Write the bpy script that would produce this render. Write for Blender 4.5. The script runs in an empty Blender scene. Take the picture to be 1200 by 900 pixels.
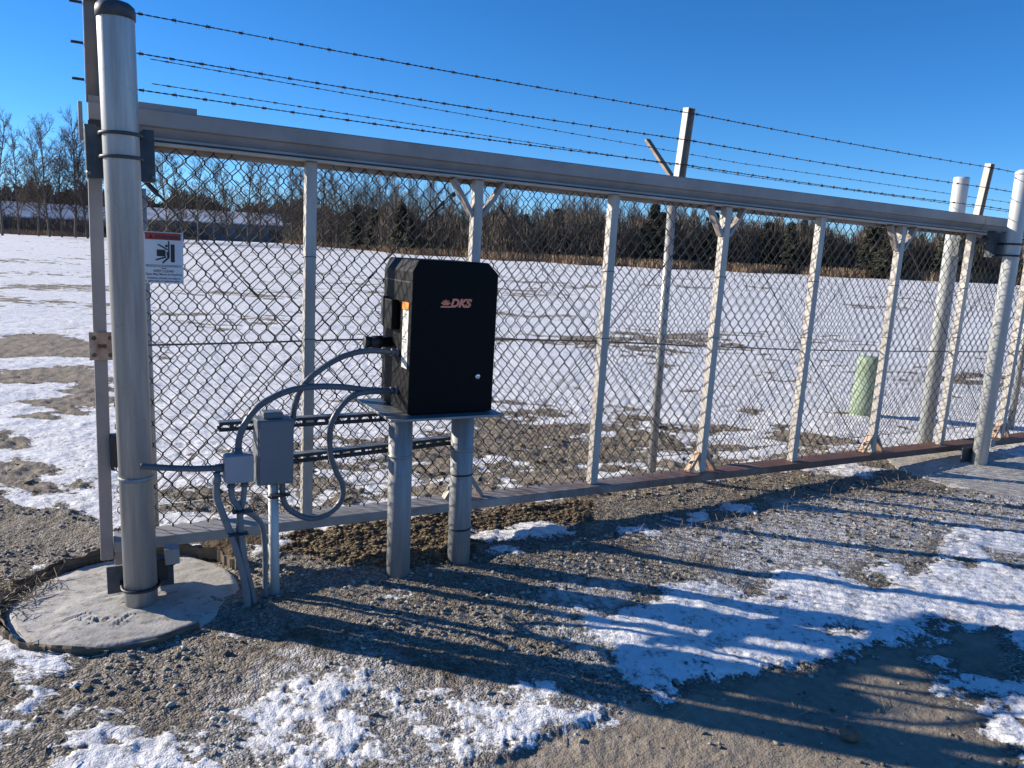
import bpy, bmesh, math, random
import numpy as np
from mathutils import Vector, Matrix
R_ = math.radians
random.seed(7)
scene = bpy.context.scene
COL = scene.collection

# ------------------------------------------------------------------ camera
cam_d = bpy.data.cameras.new('camera')
cam = bpy.data.objects.new('camera', cam_d)
COL.objects.link(cam)
cam_d.sensor_width = 36.0
cam_d.lens = 36.0 * 901.0 / 1200.0
cam_d.clip_start = 0.05
cam_d.clip_end = 5000.0
cr = Vector((0.99905242, 0.00763747, 0.04284772))
cd = Vector((0.04352308, -0.17531461, -0.98354996))
cf = Vector((0.0, 0.98448284, -0.17548089))
cam.matrix_world = Matrix(((cr.x, -cd.x, -cf.x, 0), (cr.y, -cd.y, -cf.y, 0), (cr.z, -cd.z, -cf.z, 1.5), (0, 0, 0, 1)))
scene.camera = cam

# ------------------------------------------------------------------ sky, sun, exposure
SUN_AZ = -75.0      # degrees from +Y, negative = to the left
SUN_EL = 19.0
world = bpy.data.worlds.new('World')
scene.world = world
world.use_nodes = True
wn = world.node_tree
wn.nodes.clear()
sky = wn.nodes.new('ShaderNodeTexSky')
sky.sky_type = 'NISHITA'
sky.sun_disc = False
sky.sun_elevation = R_(SUN_EL)
sky.sun_rotation = R_(SUN_AZ)
sky.air_density = 0.7
sky.dust_density = 0.0
sky.ozone_density = 6.5
bg = wn.nodes.new('ShaderNodeBackground')
bg.inputs['Strength'].default_value = 0.112
wo = wn.nodes.new('ShaderNodeOutputWorld')
hs = wn.nodes.new('ShaderNodeHueSaturation'); hs.inputs['Saturation'].default_value = 1.12
wn.links.new(sky.outputs[0], hs.inputs['Color']); wn.links.new(hs.outputs[0], bg.inputs[0])
wn.links.new(bg.outputs[0], wo.inputs[0])
sl = bpy.data.lights.new('sun', 'SUN')
sl.energy = 5.0
sl.angle = R_(0.6)
sl.color = (1.0, 0.895, 0.735)
sun = bpy.data.objects.new('sun', sl)
COL.objects.link(sun)
sd = Vector((math.sin(R_(SUN_AZ)) * math.cos(R_(SUN_EL)), math.cos(R_(SUN_AZ)) * math.cos(R_(SUN_EL)), math.sin(R_(SUN_EL))))
sun.rotation_euler = sd.to_track_quat('Z', 'Y').to_euler()
scene.view_settings.view_transform = 'Standard'
scene.view_settings.look = 'None'
scene.view_settings.exposure = 0.68
scene.view_settings.gamma = 1.0

# ------------------------------------------------------------------ layout data: outlines of ground patches (metres, seen from above), tree spots
DATA = {'snow': [[(-2.113, 3.0), (-1.983, 3.012), (-1.905, 2.853), (-1.836, 2.798), (-1.616, 2.784), (-1.602, 2.654), (-1.751, 2.578), (-1.85, 2.688), (-1.914, 2.702)],
 [(-1.621, 2.333), (-1.652, 2.519), (-1.522, 2.512), (-1.499, 2.456), (-1.573, 2.42), (-1.563, 2.309)],
 [(-1.979, 2.521), (-1.762, 2.473), (-1.562, 2.3), (-1.587, 2.209), (-1.773, 2.239)],
 [(-1.424, 2.039), (-1.357, 2.194), (-1.343, 2.297), (-1.263, 2.302), (-1.179, 2.245), (-1.083, 2.213), (-0.871, 2.194), (-0.813, 2.041), (-1.401, 2.004)],
 [(-1.392, 2.349), (-1.338, 2.402), (-1.312, 2.374), (-1.361, 2.314)],
 [(-0.062, 2.313), (0.007, 2.435), (0.051, 2.514), (0.113, 2.572), (0.205, 2.536), (0.371, 2.497), (0.274, 2.43), (0.168, 2.366), (0.053, 2.277), (-0.031, 2.25)],
 [(0.043, 2.679), (0.179, 2.66), (0.207, 2.568), (0.081, 2.538)],
 [(0.339, 3.299), (0.508, 3.232), (0.76, 3.565), (1.089, 3.698), (1.208, 3.515), (1.527, 3.96), (1.745, 4.042), (1.819, 3.879), (2.226, 4.155), (2.175, 3.862), (2.416, 4.056), (2.733, 4.547), (3.057, 4.735), (3.249, 4.608), (3.832, 4.465), (2.576, 2.876), (2.275, 3.106), (2.249, 3.309), (2.069, 3.375), (1.937, 3.203), (1.757, 3.187), (1.681, 3.106), (1.405, 2.977), (1.244, 2.833), (1.075, 2.839), (0.892, 2.793), (0.754, 2.705), (0.576, 2.623), (0.437, 2.8), (0.506, 2.936), (0.38, 3.104)],
 [(1.827, 2.88), (2.001, 2.939), (2.145, 2.905), (2.576, 2.876), (1.949, 2.083), (1.66, 2.157), (1.725, 2.323), (1.799, 2.538), (1.848, 2.631), (1.941, 2.692), (1.945, 2.767), (1.872, 2.779), (1.761, 2.679), (1.737, 2.694)],
 [(1.816, 3.032), (1.892, 3.017), (1.827, 2.945), (1.757, 2.919)],
 [(-0.162, 4.271), (0.103, 4.403), (0.409, 4.382), (0.434, 4.247), (0.233, 4.157), (-0.155, 4.138)],
 [(-0.022, 4.002), (0.072, 4.037), (0.086, 3.942), (-0.02, 3.931)],
 [(0.69, 4.417), (0.826, 4.433), (0.88, 4.327), (0.706, 4.306)],
 [(0.994, 4.665), (1.306, 4.836), (1.301, 4.595), (1.142, 4.457), (1.018, 4.515)],
 [(1.463, 4.942), (1.72, 4.976), (1.677, 4.768), (1.42, 4.72)],
 [(0.763, 4.219), (1.185, 4.336), (1.189, 4.229)],
 [(2.501, 6.001), (2.991, 6.004), (2.768, 5.693), (2.423, 5.799)],
 [(4.372, 6.818), (4.88, 7.122), (5.812, 6.968), (5.091, 6.057), (4.301, 6.23), (4.206, 6.423)],
 [(3.944, 5.888), (4.989, 5.927), (4.372, 5.147), (3.654, 5.233)],
 [(-0.517, 3.374), (-0.442, 3.409), (-0.378, 3.291), (-0.425, 3.236)],
 [(-2.308, 3.548), (-2.199, 3.612), (-2.099, 3.55), (-2.172, 3.461)],
 [(-1.168, 2.931), (-1.109, 2.915), (-1.116, 2.86)],
 [(-1.385, 3.848), (-1.156, 3.996), (-1.178, 3.836), (-1.333, 3.762)],
 [(-1.821, 3.764), (-1.632, 3.844), (-1.617, 3.753), (-1.776, 3.713)]],
 'ice': [[(-0.993, 2.294), (-0.931, 2.603), (-0.837, 2.823), (-0.637, 2.84), (-0.381, 2.734), (-0.08, 2.669), (0.049, 2.679), (0.368, 2.618), (0.507, 2.591), (0.319, 2.433), (0.053, 2.277), (-0.052, 2.127), (-0.986, 2.03)],
 [(0.209, 3.511), (0.733, 3.662), (0.443, 2.71), (0.194, 3.087)],
 [(1.792, 5.075), (3.861, 5.552), (4.372, 5.147), (3.237, 3.712), (2.558, 4.32), (1.866, 3.884), (1.238, 3.613), (0.975, 3.587)],
 [(0.856, 4.394), (1.705, 4.805), (1.512, 4.201), (0.885, 4.007)]],
 'hole': [[(1.852, 3.85), (2.041, 3.936), (2.022, 3.762), (1.818, 3.641)],
 [(2.824, 4.259), (3.012, 4.242), (3.082, 4.127), (2.846, 3.987), (2.749, 4.056)],
 [(2.963, 5.743), (3.429, 5.812), (3.906, 5.62), (4.704, 5.567), (3.832, 4.465), (3.389, 4.823), (2.748, 4.775)],
 [(2.574, 4.169), (2.656, 4.141), (2.553, 4.047)],
 [(1.474, 3.24), (1.619, 3.309), (1.584, 3.226), (1.471, 3.185)],
 [(1.824, 5.576), (2.927, 5.738), (2.536, 4.911), (1.705, 4.805)],
 [(-4.006, 5.853), (-3.794, 5.836), (-3.514, 5.545), (-3.644, 5.449), (-3.829, 5.491)],
 [(-3.49, 4.988), (-3.467, 5.269), (-3.229, 5.197), (-3.066, 5.053), (-3.117, 4.945), (-2.83, 4.67), (-2.927, 4.52), (-3.114, 4.63), (-3.347, 4.777)],
 [(-2.879, 4.753), (-2.825, 4.853), (-2.729, 4.811), (-2.689, 4.69), (-2.805, 4.674)]],
 'dirt': [[(-8.163, 10.67), (-7.562, 11.209), (-7.43, 11.598), (-6.955, 11.901), (-6.292, 11.466), (-5.53, 10.449), (-5.329, 9.687), (-6.225, 9.195), (-6.903, 8.993)],
 [(-6.246, 8.118), (-5.786, 8.533), (-5.092, 9.248), (-4.378, 8.613), (-3.711, 7.28), (-3.712, 6.699), (-3.92, 6.383), (-4.143, 6.275), (-4.669, 6.019)],
 [(-5.278, 11.302), (-4.981, 11.203), (-4.484, 9.945), (-4.478, 9.569)],
 [(-0.94, 4.937), (-0.583, 5.304), (0.026, 5.71), (0.686, 5.743), (0.833, 5.604), (0.584, 5.351), (0.032, 5.017), (-0.506, 4.648), (-0.914, 4.531)],
 [(0.882, 7.676), (1.319, 7.683), (1.3, 7.293), (0.984, 7.089)],
 [(2.438, 8.258), (2.608, 8.204), (3.128, 6.819), (2.674, 6.448), (2.305, 6.677)],
 [(3.841, 8.947), (4.054, 8.743), (3.678, 7.993), (3.424, 8.153)],
 [(3.917, 7.644), (4.302, 7.717), (3.947, 7.122), (3.69, 7.176)]],
 'tongue': [[(-5.616, 7.507), (-5.058, 7.838), (-4.734, 7.818), (-4.588, 7.428), (-4.668, 7.068), (-4.3, 6.579), (-4.749, 6.318)]],
 'apron': [[(-0.098, 2.031), (-0.029, 2.208), (0.29, 2.441), (0.577, 2.629), (0.968, 2.824), (1.284, 2.849), (1.699, 3.144), (1.988, 3.262), (2.234, 3.284), (2.071, 2.899), (1.799, 2.538), (1.739, 2.324), (1.625, 2.064)]],
 'leaf': [[(-1.712, 3.981), (-1.327, 4.326), (-0.177, 4.563), (0.539, 4.854), (0.504, 4.467), (0.037, 4.323), (-0.149, 4.012), (-0.226, 3.772), (-0.561, 3.651), (-1.168, 3.803), (-1.524, 3.686)]],
 'near': [[(-3.917, 4.229), (-3.056, 4.421), (-2.664, 4.201), (-2.288, 4.122), (-1.847, 3.819), (-0.939, 4.177), (0.034, 4.654), (0.602, 4.914), (2.442, 5.848), (4.227, 6.706), (6.592, 7.955), (7.806, 7.628), (30, -30), (-30, -30)]],
 'soil': [[(-0.4, 2.86), (-0.158, 2.847), (-0.015, 2.674), (-0.132, 2.501), (-0.328, 2.593)],
 [(-0.921, 2.989), (-0.667, 2.975), (-0.663, 2.805), (-0.904, 2.818)]],
 'brush': [[(-2.71, 3.901), (-2.642, 4.247), (-2.288, 4.122), (-2.081, 3.735), (-2.277, 3.636), (-2.415, 3.455)]],
 'edge': [(-0.5867, 166.9), (-0.5068, 164.3), (-0.396, 202.9), (-0.324, 234.2), (-0.274, 182.0), (-0.1592, 110.6), (-0.0255, 91.7), (0.1242, 86.9), (0.3119, 89.8), (0.3704, 89.7), (0.5382, 93.7)],
 'bare': [(-77.3, 116.73, 18.24), (-83.58, 130.54, 17.35), (-78.58, 127.77, 16.09), (-75.18, 125.15, 18.19), (-75.27, 128.59, 17.13), (-75.05, 132.18, 20.38), (-70.49, 127.85, 17.48), (-74.52, 139.32, 17.55), (-72.16, 142.8, 19.59), (-67.64, 150.5, 17.0), (-59.22, 137.81, 16.81), (-64.49, 157.29, 18.76), (-58.18, 149.05, 14.88), (-59.78, 161.28, 18.11), (-54.03, 155.9, 17.07), (-54.87, 166.18, 19.92), (-44.2, 143.34, 14.86), (-46.76, 161.36, 18.32), (-42.03, 154.38, 16.42), (-36.44, 145.51, 16.01), (-31.62, 136.38, 14.36), (-31.3, 146.7, 16.04), (-26.24, 135.48, 13.36), (-24.87, 142.85, 14.71), (-19.98, 128.46, 12.55), (-17.89, 133.81, 12.71), (-14.24, 127.21, 11.09), (-10.13, 119.57, 9.28), (-8.53, 124.71, 8.9), (-0.98, 115.0, 9.11), (2.2, 117.98, 8.45), (7.31, 111.76, 8.07), (10.67, 119.52, 9.4), (14.92, 103.93, 7.2), (22.47, 107.68, 7.59), (34.64, 99.12, 6.03), (39.12, 92.03, 5.43)],
 'conifer': [(-71.66, 213.28, 8.96), (-28.33, 137.1, 7.67), (-23.7, 129.85, 6.66), (-16.58, 110.77, 7.01), (-14.84, 106.98, 5.52), (-3.09, 104.95, 6.15), (0.88, 100.0, 5.67), (5.1, 103.87, 6.67), (15.62, 90.66, 7.07), (18.29, 94.24, 6.78), (18.02, 98.36, 6.54), (22.18, 89.29, 6.34), (28.88, 90.5, 5.52), (30.1, 86.94, 5.47), (33.4, 92.13, 6.16), (37.86, 83.85, 6.16), (40.1, 86.12, 5.87), (38.71, 81.25, 5.15), (45.58, 83.35, 5.5), (49.53, 77.53, 5.53)],
 'bld': [((-109.11, 149.4), (-84.15, 164.75), 6.48), ((-96.12, 192.32), (-62.32, 205.77), 7.51), ((-68.86, 219.45), (-46.1, 225.33), 6.69)],
 'bare_label': ['tall spreading bare tree at the far left edge of the photo', 'slim bare tree second from the left edge', 'lower bushy bare tree third from the left edge', 'bare tree fourth from the left edge beyond the long shed', 'bare tree fifth from the left edge, beyond the long shed', 'tallest straight bare trunk just left of the gate end, over the long shed', 'bare tree close beside the left side of the gate end post', 'bare tree showing directly behind the gate end post', 'bare tree hidden mostly behind the thick capped post', 'bare tree just right of the thick capped post, above the warning sign', "leaning bare tree above the warning sign's right edge", 'bare tree left of centre in the first gate bay', 'bare tree in the middle of the first gate bay', 'bare tree right of centre in the first gate bay', 'bare tree above the gap between the two warehouses', 'bare tree above the small warehouse roof', 'bare tree over the right end of the small warehouse', 'bare tree left of the first plain gate post', 'bare tree directly behind the first plain gate post', 'bare tree just right of the first plain gate post', 'second bare tree right of the first plain gate post', 'third bare tree right of the first plain gate post', 'fourth bare tree right of the first plain gate post', 'bare tree above the left wall of the black cabinet', 'bare tree above the left part of the black cabinet', 'bare tree above the middle of the black cabinet', 'bare tree above the logo of the black cabinet', 'bare tree just left of the first truss post', 'bare tree just behind the first truss post', 'bare tree just right of the first truss post gusset', 'second bare tree right of the first truss post', 'bare tree left of the second plain gate post', 'third bare tree right of the first truss post, near the plain post', 'bare tree left of the fence arm post', 'bare tree between the fence arm post and the second truss post', 'bare tree left of the third plain gate post', 'bare tree right of the third plain gate post'],
 'con_label': ['far dark conifer above the roof gap between the two warehouses', 'dark conifer just left of the black cabinet above its conduits', 'dark conifer rising right over the left edge of the black cabinet', 'dark wide conifer above the left side of the black cabinet', 'dark conifer above the middle of the black cabinet', 'dark conifer just right of the first truss post', 'dark conifer midway between first truss post and second plain post', 'dark conifer left of the second plain gate post', 'tall dark conifer left of the fence arm post', 'dark conifer touching the right of the fence arm post', 'dark conifer directly behind the fence arm post', 'dark conifer behind the second truss post', 'dark conifer right of the second truss post', 'dark conifer left of the third plain gate post', 'low dark conifer nearest the left of the third plain gate post', 'tall dark conifer midway between third plain post and third truss post', 'dark conifer left of the third truss post', 'dark conifer right behind the third truss post gusset', 'dark conifer left of the rear steel post', 'dark conifer at the far right edge of the photo']}

ZG = -0.13
O = np.array([-1.521, 3.458, 0.064])           # lower front corner line of the sliding gate
_a = R_(61.0); _b = 0.0166; _c = 1 / math.sqrt(1 + _b * _b)
U = np.array([math.sin(_a) * _c, math.cos(_a) * _c, -_b * _c])   # along the gate
N = np.array([math.cos(_a), -math.sin(_a), 0.0])                 # out of the gate, to the drive
V = np.cross(U, N); V = V if V[2] > 0 else -V                    # up
UH = np.array([math.sin(_a), math.cos(_a), 0.0]); Z3 = np.array([0, 0, 1.0])
def G(u, n, v): return O + u * U + n * N + v * V
def GP(u, n, z):                                                   # plumb version: z is world height
    p = O + u * U + n * N; return np.array([p[0], p[1], z])

# ------------------------------------------------------------------ materials
def new_mat(name):
    m = bpy.data.materials.new(name); m.use_nodes = True
    nt = m.node_tree; nt.nodes.clear()
    out = nt.nodes.new('ShaderNodeOutputMaterial'); p = nt.nodes.new('ShaderNodeBsdfPrincipled')
    nt.links.new(p.outputs[0], out.inputs[0])
    return m, nt, p
def nd(nt, kind, **kw):
    n = nt.nodes.new(kind)
    for k, v in kw.items():
        if k in n.inputs.keys(): n.inputs[k].default_value = v
        else: setattr(n, k, v)
    return n
def ramp(nt, fac, stops):
    r = nt.nodes.new('ShaderNodeValToRGB'); e = r.color_ramp.elements
    while len(e) < len(stops): e.new(0.5)
    for i, (p, c) in enumerate(stops):
        e[i].position = p; e[i].color = (*c, 1) if len(c) == 3 else c
    nt.links.new(fac, r.inputs[0]); return r
def mixc(nt, f, a, b, mode='MIX'):
    m = nt.nodes.new('ShaderNodeMix'); m.data_type = 'RGBA'; m.blend_type = mode
    for s, i in ((f, 0), (a, 6), (b, 7)):
        if hasattr(s, 'links'): nt.links.new(s, m.inputs[i])
        elif isinstance(s, (int, float)): m.inputs[i].default_value = s
        else: m.inputs[i].default_value = (*s, 1)
    return m.outputs[2]
def mth(nt, op, a, b=None, clamp=False):
    m = nt.nodes.new('ShaderNodeMath'); m.operation = op; m.use_clamp = clamp
    for i, s in enumerate((a, b)):
        if s is None: continue
        if hasattr(s, 'links'): nt.links.new(s, m.inputs[i])
        else: m.inputs[i].default_value = s
    return m.outputs[0]
def simple(name, a, b=None, rough=0.5, metal=0.0, scale=8.0, stretch=(1, 1, 1), bump=0.0, bscale=60.0, spots=None, rvar=0.1, spec=0.5):
    """two-tone noise mix, optional dirt spots and bump"""
    m, nt, p = new_mat(name)
    tc = nd(nt, 'ShaderNodeTexCoord'); mp = nd(nt, 'ShaderNodeMapping'); mp.inputs['Scale'].default_value = stretch
    nt.links.new(tc.outputs['Object'], mp.inputs[0])
    n1 = nd(nt, 'ShaderNodeTexNoise', Scale=scale, Detail=6.0, Roughness=0.6); nt.links.new(mp.outputs[0], n1.inputs[0])
    b = b or tuple(x * 0.8 for x in a)
    c = ramp(nt, n1.outputs[0], [(0.35, a), (0.65, b)]).outputs[0]
    if spots:
        col, sc_, lo, hi = spots
        n2 = nd(nt, 'ShaderNodeTexNoise', Scale=sc_, Detail=8.0, Roughness=0.7); nt.links.new(tc.outputs['Object'], n2.inputs[0])
        f = ramp(nt, n2.outputs[0], [(lo, (0, 0, 0)), (hi, (1, 1, 1))]).outputs[0]
        c = mixc(nt, f, c, col)
    nt.links.new(c, p.inputs['Base Color'])
    p.inputs['Metallic'].default_value = metal
    p.inputs['Specular IOR Level'].default_value = spec
    rr = nd(nt, 'ShaderNodeMapRange'); nt.links.new(n1.outputs[0], rr.inputs[0])
    rr.inputs[3].default_value = rough - rvar; rr.inputs[4].default_value = rough + rvar
    nt.links.new(rr.outputs[0], p.inputs['Roughness'])
    if bump:
        n3 = nd(nt, 'ShaderNodeTexNoise', Scale=bscale, Detail=4.0); nt.links.new(tc.outputs['Object'], n3.inputs[0])
        bm_ = nd(nt, 'ShaderNodeBump', Strength=bump, Distance=0.002); nt.links.new(n3.outputs[0], bm_.inputs['Height'])
        nt.links.new(bm_.outputs[0], p.inputs['Normal'])
    return m
M = {}
M['galv'] = simple('galvanised steel', (0.47, 0.48, 0.47), (0.34, 0.33, 0.325), 0.42, 0.3, 12, (3.5, 3.5, 0.22), 0.15, 90, ((0.30, 0.29, 0.28), 22, 0.60, 0.72))
M['galv_white'] = simple('bright galvanised steel', (0.60, 0.61, 0.60), (0.48, 0.50, 0.50), 0.5, 0.1, 9, (3, 3, 0.4), 0.1, 90, ((0.42, 0.40, 0.38), 14, 0.62, 0.75))
M['alu'] = simple('weathered aluminium', (0.37, 0.32, 0.295), (0.285, 0.25, 0.23), 0.55, 0.1, 5, (1, 1, 1), 0.08, 70, ((0.26, 0.23, 0.21), 11, 0.60, 0.80))
M['alu_white'] = simple('pale aluminium', (0.50, 0.465, 0.425), (0.38, 0.35, 0.32), 0.5, 0.05, 6, (2, 2, 0.5), 0.08, 70, ((0.36, 0.31, 0.27), 14, 0.60, 0.80))
M['rust'] = simple('rusty steel', (0.20, 0.10, 0.06), (0.10, 0.055, 0.04), 0.8, 0.1, 20, bump=0.4)
M['rustalu'] = simple('rust stained bracket', (0.55, 0.42, 0.32), (0.30, 0.17, 0.11), 0.6, 0.2, 18, bump=0.2)
M['black'] = simple('black rubber', (0.018, 0.018, 0.02), (0.03, 0.03, 0.032), 0.5, 0.0, 20)
M['dark_galv'] = simple('dull blue grey zinc plate', (0.085, 0.095, 0.105), (0.05, 0.06, 0.07), 0.55, 0.3, 14)
M['cabinet'] = simple('black textured paint', (0.004, 0.004, 0.005), (0.005, 0.0055, 0.007), 0.55, 0.0, 40, bump=0.25, bscale=900, rvar=0.03, spec=0.12)
M['lock'] = simple('chrome', (0.7, 0.7, 0.7), None, 0.25, 0.9, 10)
M['orange'] = simple('orange decal', (0.98, 0.30, 0.17), (0.95, 0.27, 0.15), 0.5)
M['amber'] = simple('orange label print', (0.85, 0.30, 0.03), None, 0.5)
M['paper'] = simple('white label stock', (0.78, 0.77, 0.72), (0.70, 0.69, 0.65), 0.5, 0, 6)
M['signwhite'] = simple('white enamel sign', (0.70, 0.72, 0.76), (0.64, 0.66, 0.70), 0.4, 0, 5, spots=((0.45, 0.43, 0.40), 20, 0.66, 0.8))
M['signred'] = simple('red sign band', (0.42, 0.03, 0.025), (0.36, 0.025, 0.02), 0.4)
M['ink'] = simple('black sign ink', (0.02, 0.02, 0.022), None, 0.5)
M['inkgrey'] = simple('small black print', (0.06, 0.06, 0.07), None, 0.5)
M['box_grey'] = simple('grey painted enclosure', (0.17, 0.185, 0.20), (0.15, 0.165, 0.18), 0.45, 0.0, 6, spots=((0.12, 0.12, 0.12), 18, 0.66, 0.8), spec=0.4)
M['pvc'] = simple('grey pvc conduit', (0.21, 0.215, 0.225), (0.16, 0.165, 0.175), 0.5, 0.0, 12)
M['pvc_box'] = simple('light grey pvc box', (0.34, 0.34, 0.37), (0.30, 0.30, 0.33), 0.5, 0.0, 12)
M['liquid'] = simple('blue grey flexible conduit', (0.115, 0.13, 0.15), (0.085, 0.10, 0.118), 0.42, 0.0, 12)
M['strut'] = simple('zinc plated channel', (0.30, 0.32, 0.33), (0.22, 0.245, 0.26), 0.45, 0.5, 12)
M['slotted'] = simple('dark slotted channel', (0.05, 0.052, 0.055), (0.03, 0.032, 0.035), 0.7, 0.1, 30)  # near-black tone for channel sides and web; the top flange is paler
M['wire'] = simple('galvanised mesh wire', (0.095, 0.09, 0.08), (0.05, 0.047, 0.043), 0.7, 0.0, 30, spec=0.2)
M['oldwire'] = simple('weathered mesh wire', (0.07, 0.066, 0.058), (0.042, 0.04, 0.036), 0.8, 0.0, 30, spec=0.15)
M['barb'] = simple('dark barbed wire', (0.10, 0.09, 0.085), (0.06, 0.05, 0.05), 0.6, 0.4, 60)
M['rod'] = simple('rusty truss rod', (0.22, 0.14, 0.11), (0.14, 0.09, 0.08), 0.65, 0.3, 30)
M['green'] = simple('pale green plastic', (0.33, 0.41, 0.30), (0.26, 0.335, 0.235), 0.5, 0.0, 7, spots=((0.30, 0.33, 0.24), 16, 0.58, 0.75), spec=0.4)
M['bark'] = simple('grey brown bark', (0.13, 0.105, 0.085), (0.08, 0.065, 0.055), 0.9, 0, 3)
M['twig'] = simple('bare twigs', (0.115, 0.085, 0.065), (0.075, 0.058, 0.048), 0.9, 0, 2)
M['needles'] = simple('dark conifer needles', (0.042, 0.050, 0.032), (0.068, 0.070, 0.047), 0.8, 0, 2)
M['scrub'] = simple('leafless scrub', (0.155, 0.125, 0.097), (0.088, 0.074, 0.058), 0.95, 0, 0.9)
M['reed'] = simple('dry grass', (0.30, 0.20, 0.115), (0.20, 0.13, 0.08), 0.9, 0, 0.6)
M['straw'] = simple('straw', (0.42, 0.32, 0.19), (0.25, 0.18, 0.11), 0.8, 0, 5)
M['brown_arm'] = simple('rusty brown arm', (0.27, 0.21, 0.155), (0.17, 0.12, 0.085), 0.7, 0.1, 20)
M['galv_dull'] = simple('dull galvanised pipe', (0.33, 0.335, 0.34), (0.24, 0.24, 0.245), 0.55, 0.1, 12, (3.5, 3.5, 0.3), 0.15, 90, ((0.20, 0.19, 0.18), 18, 0.60, 0.72))
M['stone'] = simple('gravel stones', (0.30, 0.28, 0.25), (0.12, 0.115, 0.11), 0.85, 0, 9)
M['brown_stone'] = simple('brown stone', (0.20, 0.155, 0.11), (0.12, 0.095, 0.07), 0.85, 0, 30, bump=0.8, bscale=90)
M['leafm'] = simple('dead brown leaves', (0.15, 0.095, 0.05), (0.06, 0.04, 0.025), 0.85, 0, 25)
M['tube_board'] = simple('weathered form board', (0.19, 0.145, 0.095), (0.09, 0.07, 0.05), 0.85, 0, 14, (1, 1, 6), 0.5, 80)
M['snowroof'] = simple('roof snow', (0.74, 0.75, 0.77), (0.42, 0.42, 0.42), 0.6, 0, 0.25)
M['siding'] = simple('blue grey metal siding', (0.12, 0.135, 0.16), (0.09, 0.10, 0.12), 0.6, 0, 0.5)
M['siding2'] = simple('grey brown siding', (0.20, 0.19, 0.19), (0.14, 0.14, 0.145), 0.6, 0, 0.5)
M['glass'] = simple('dark window glass', (0.03, 0.035, 0.045), None, 0.15)

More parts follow.
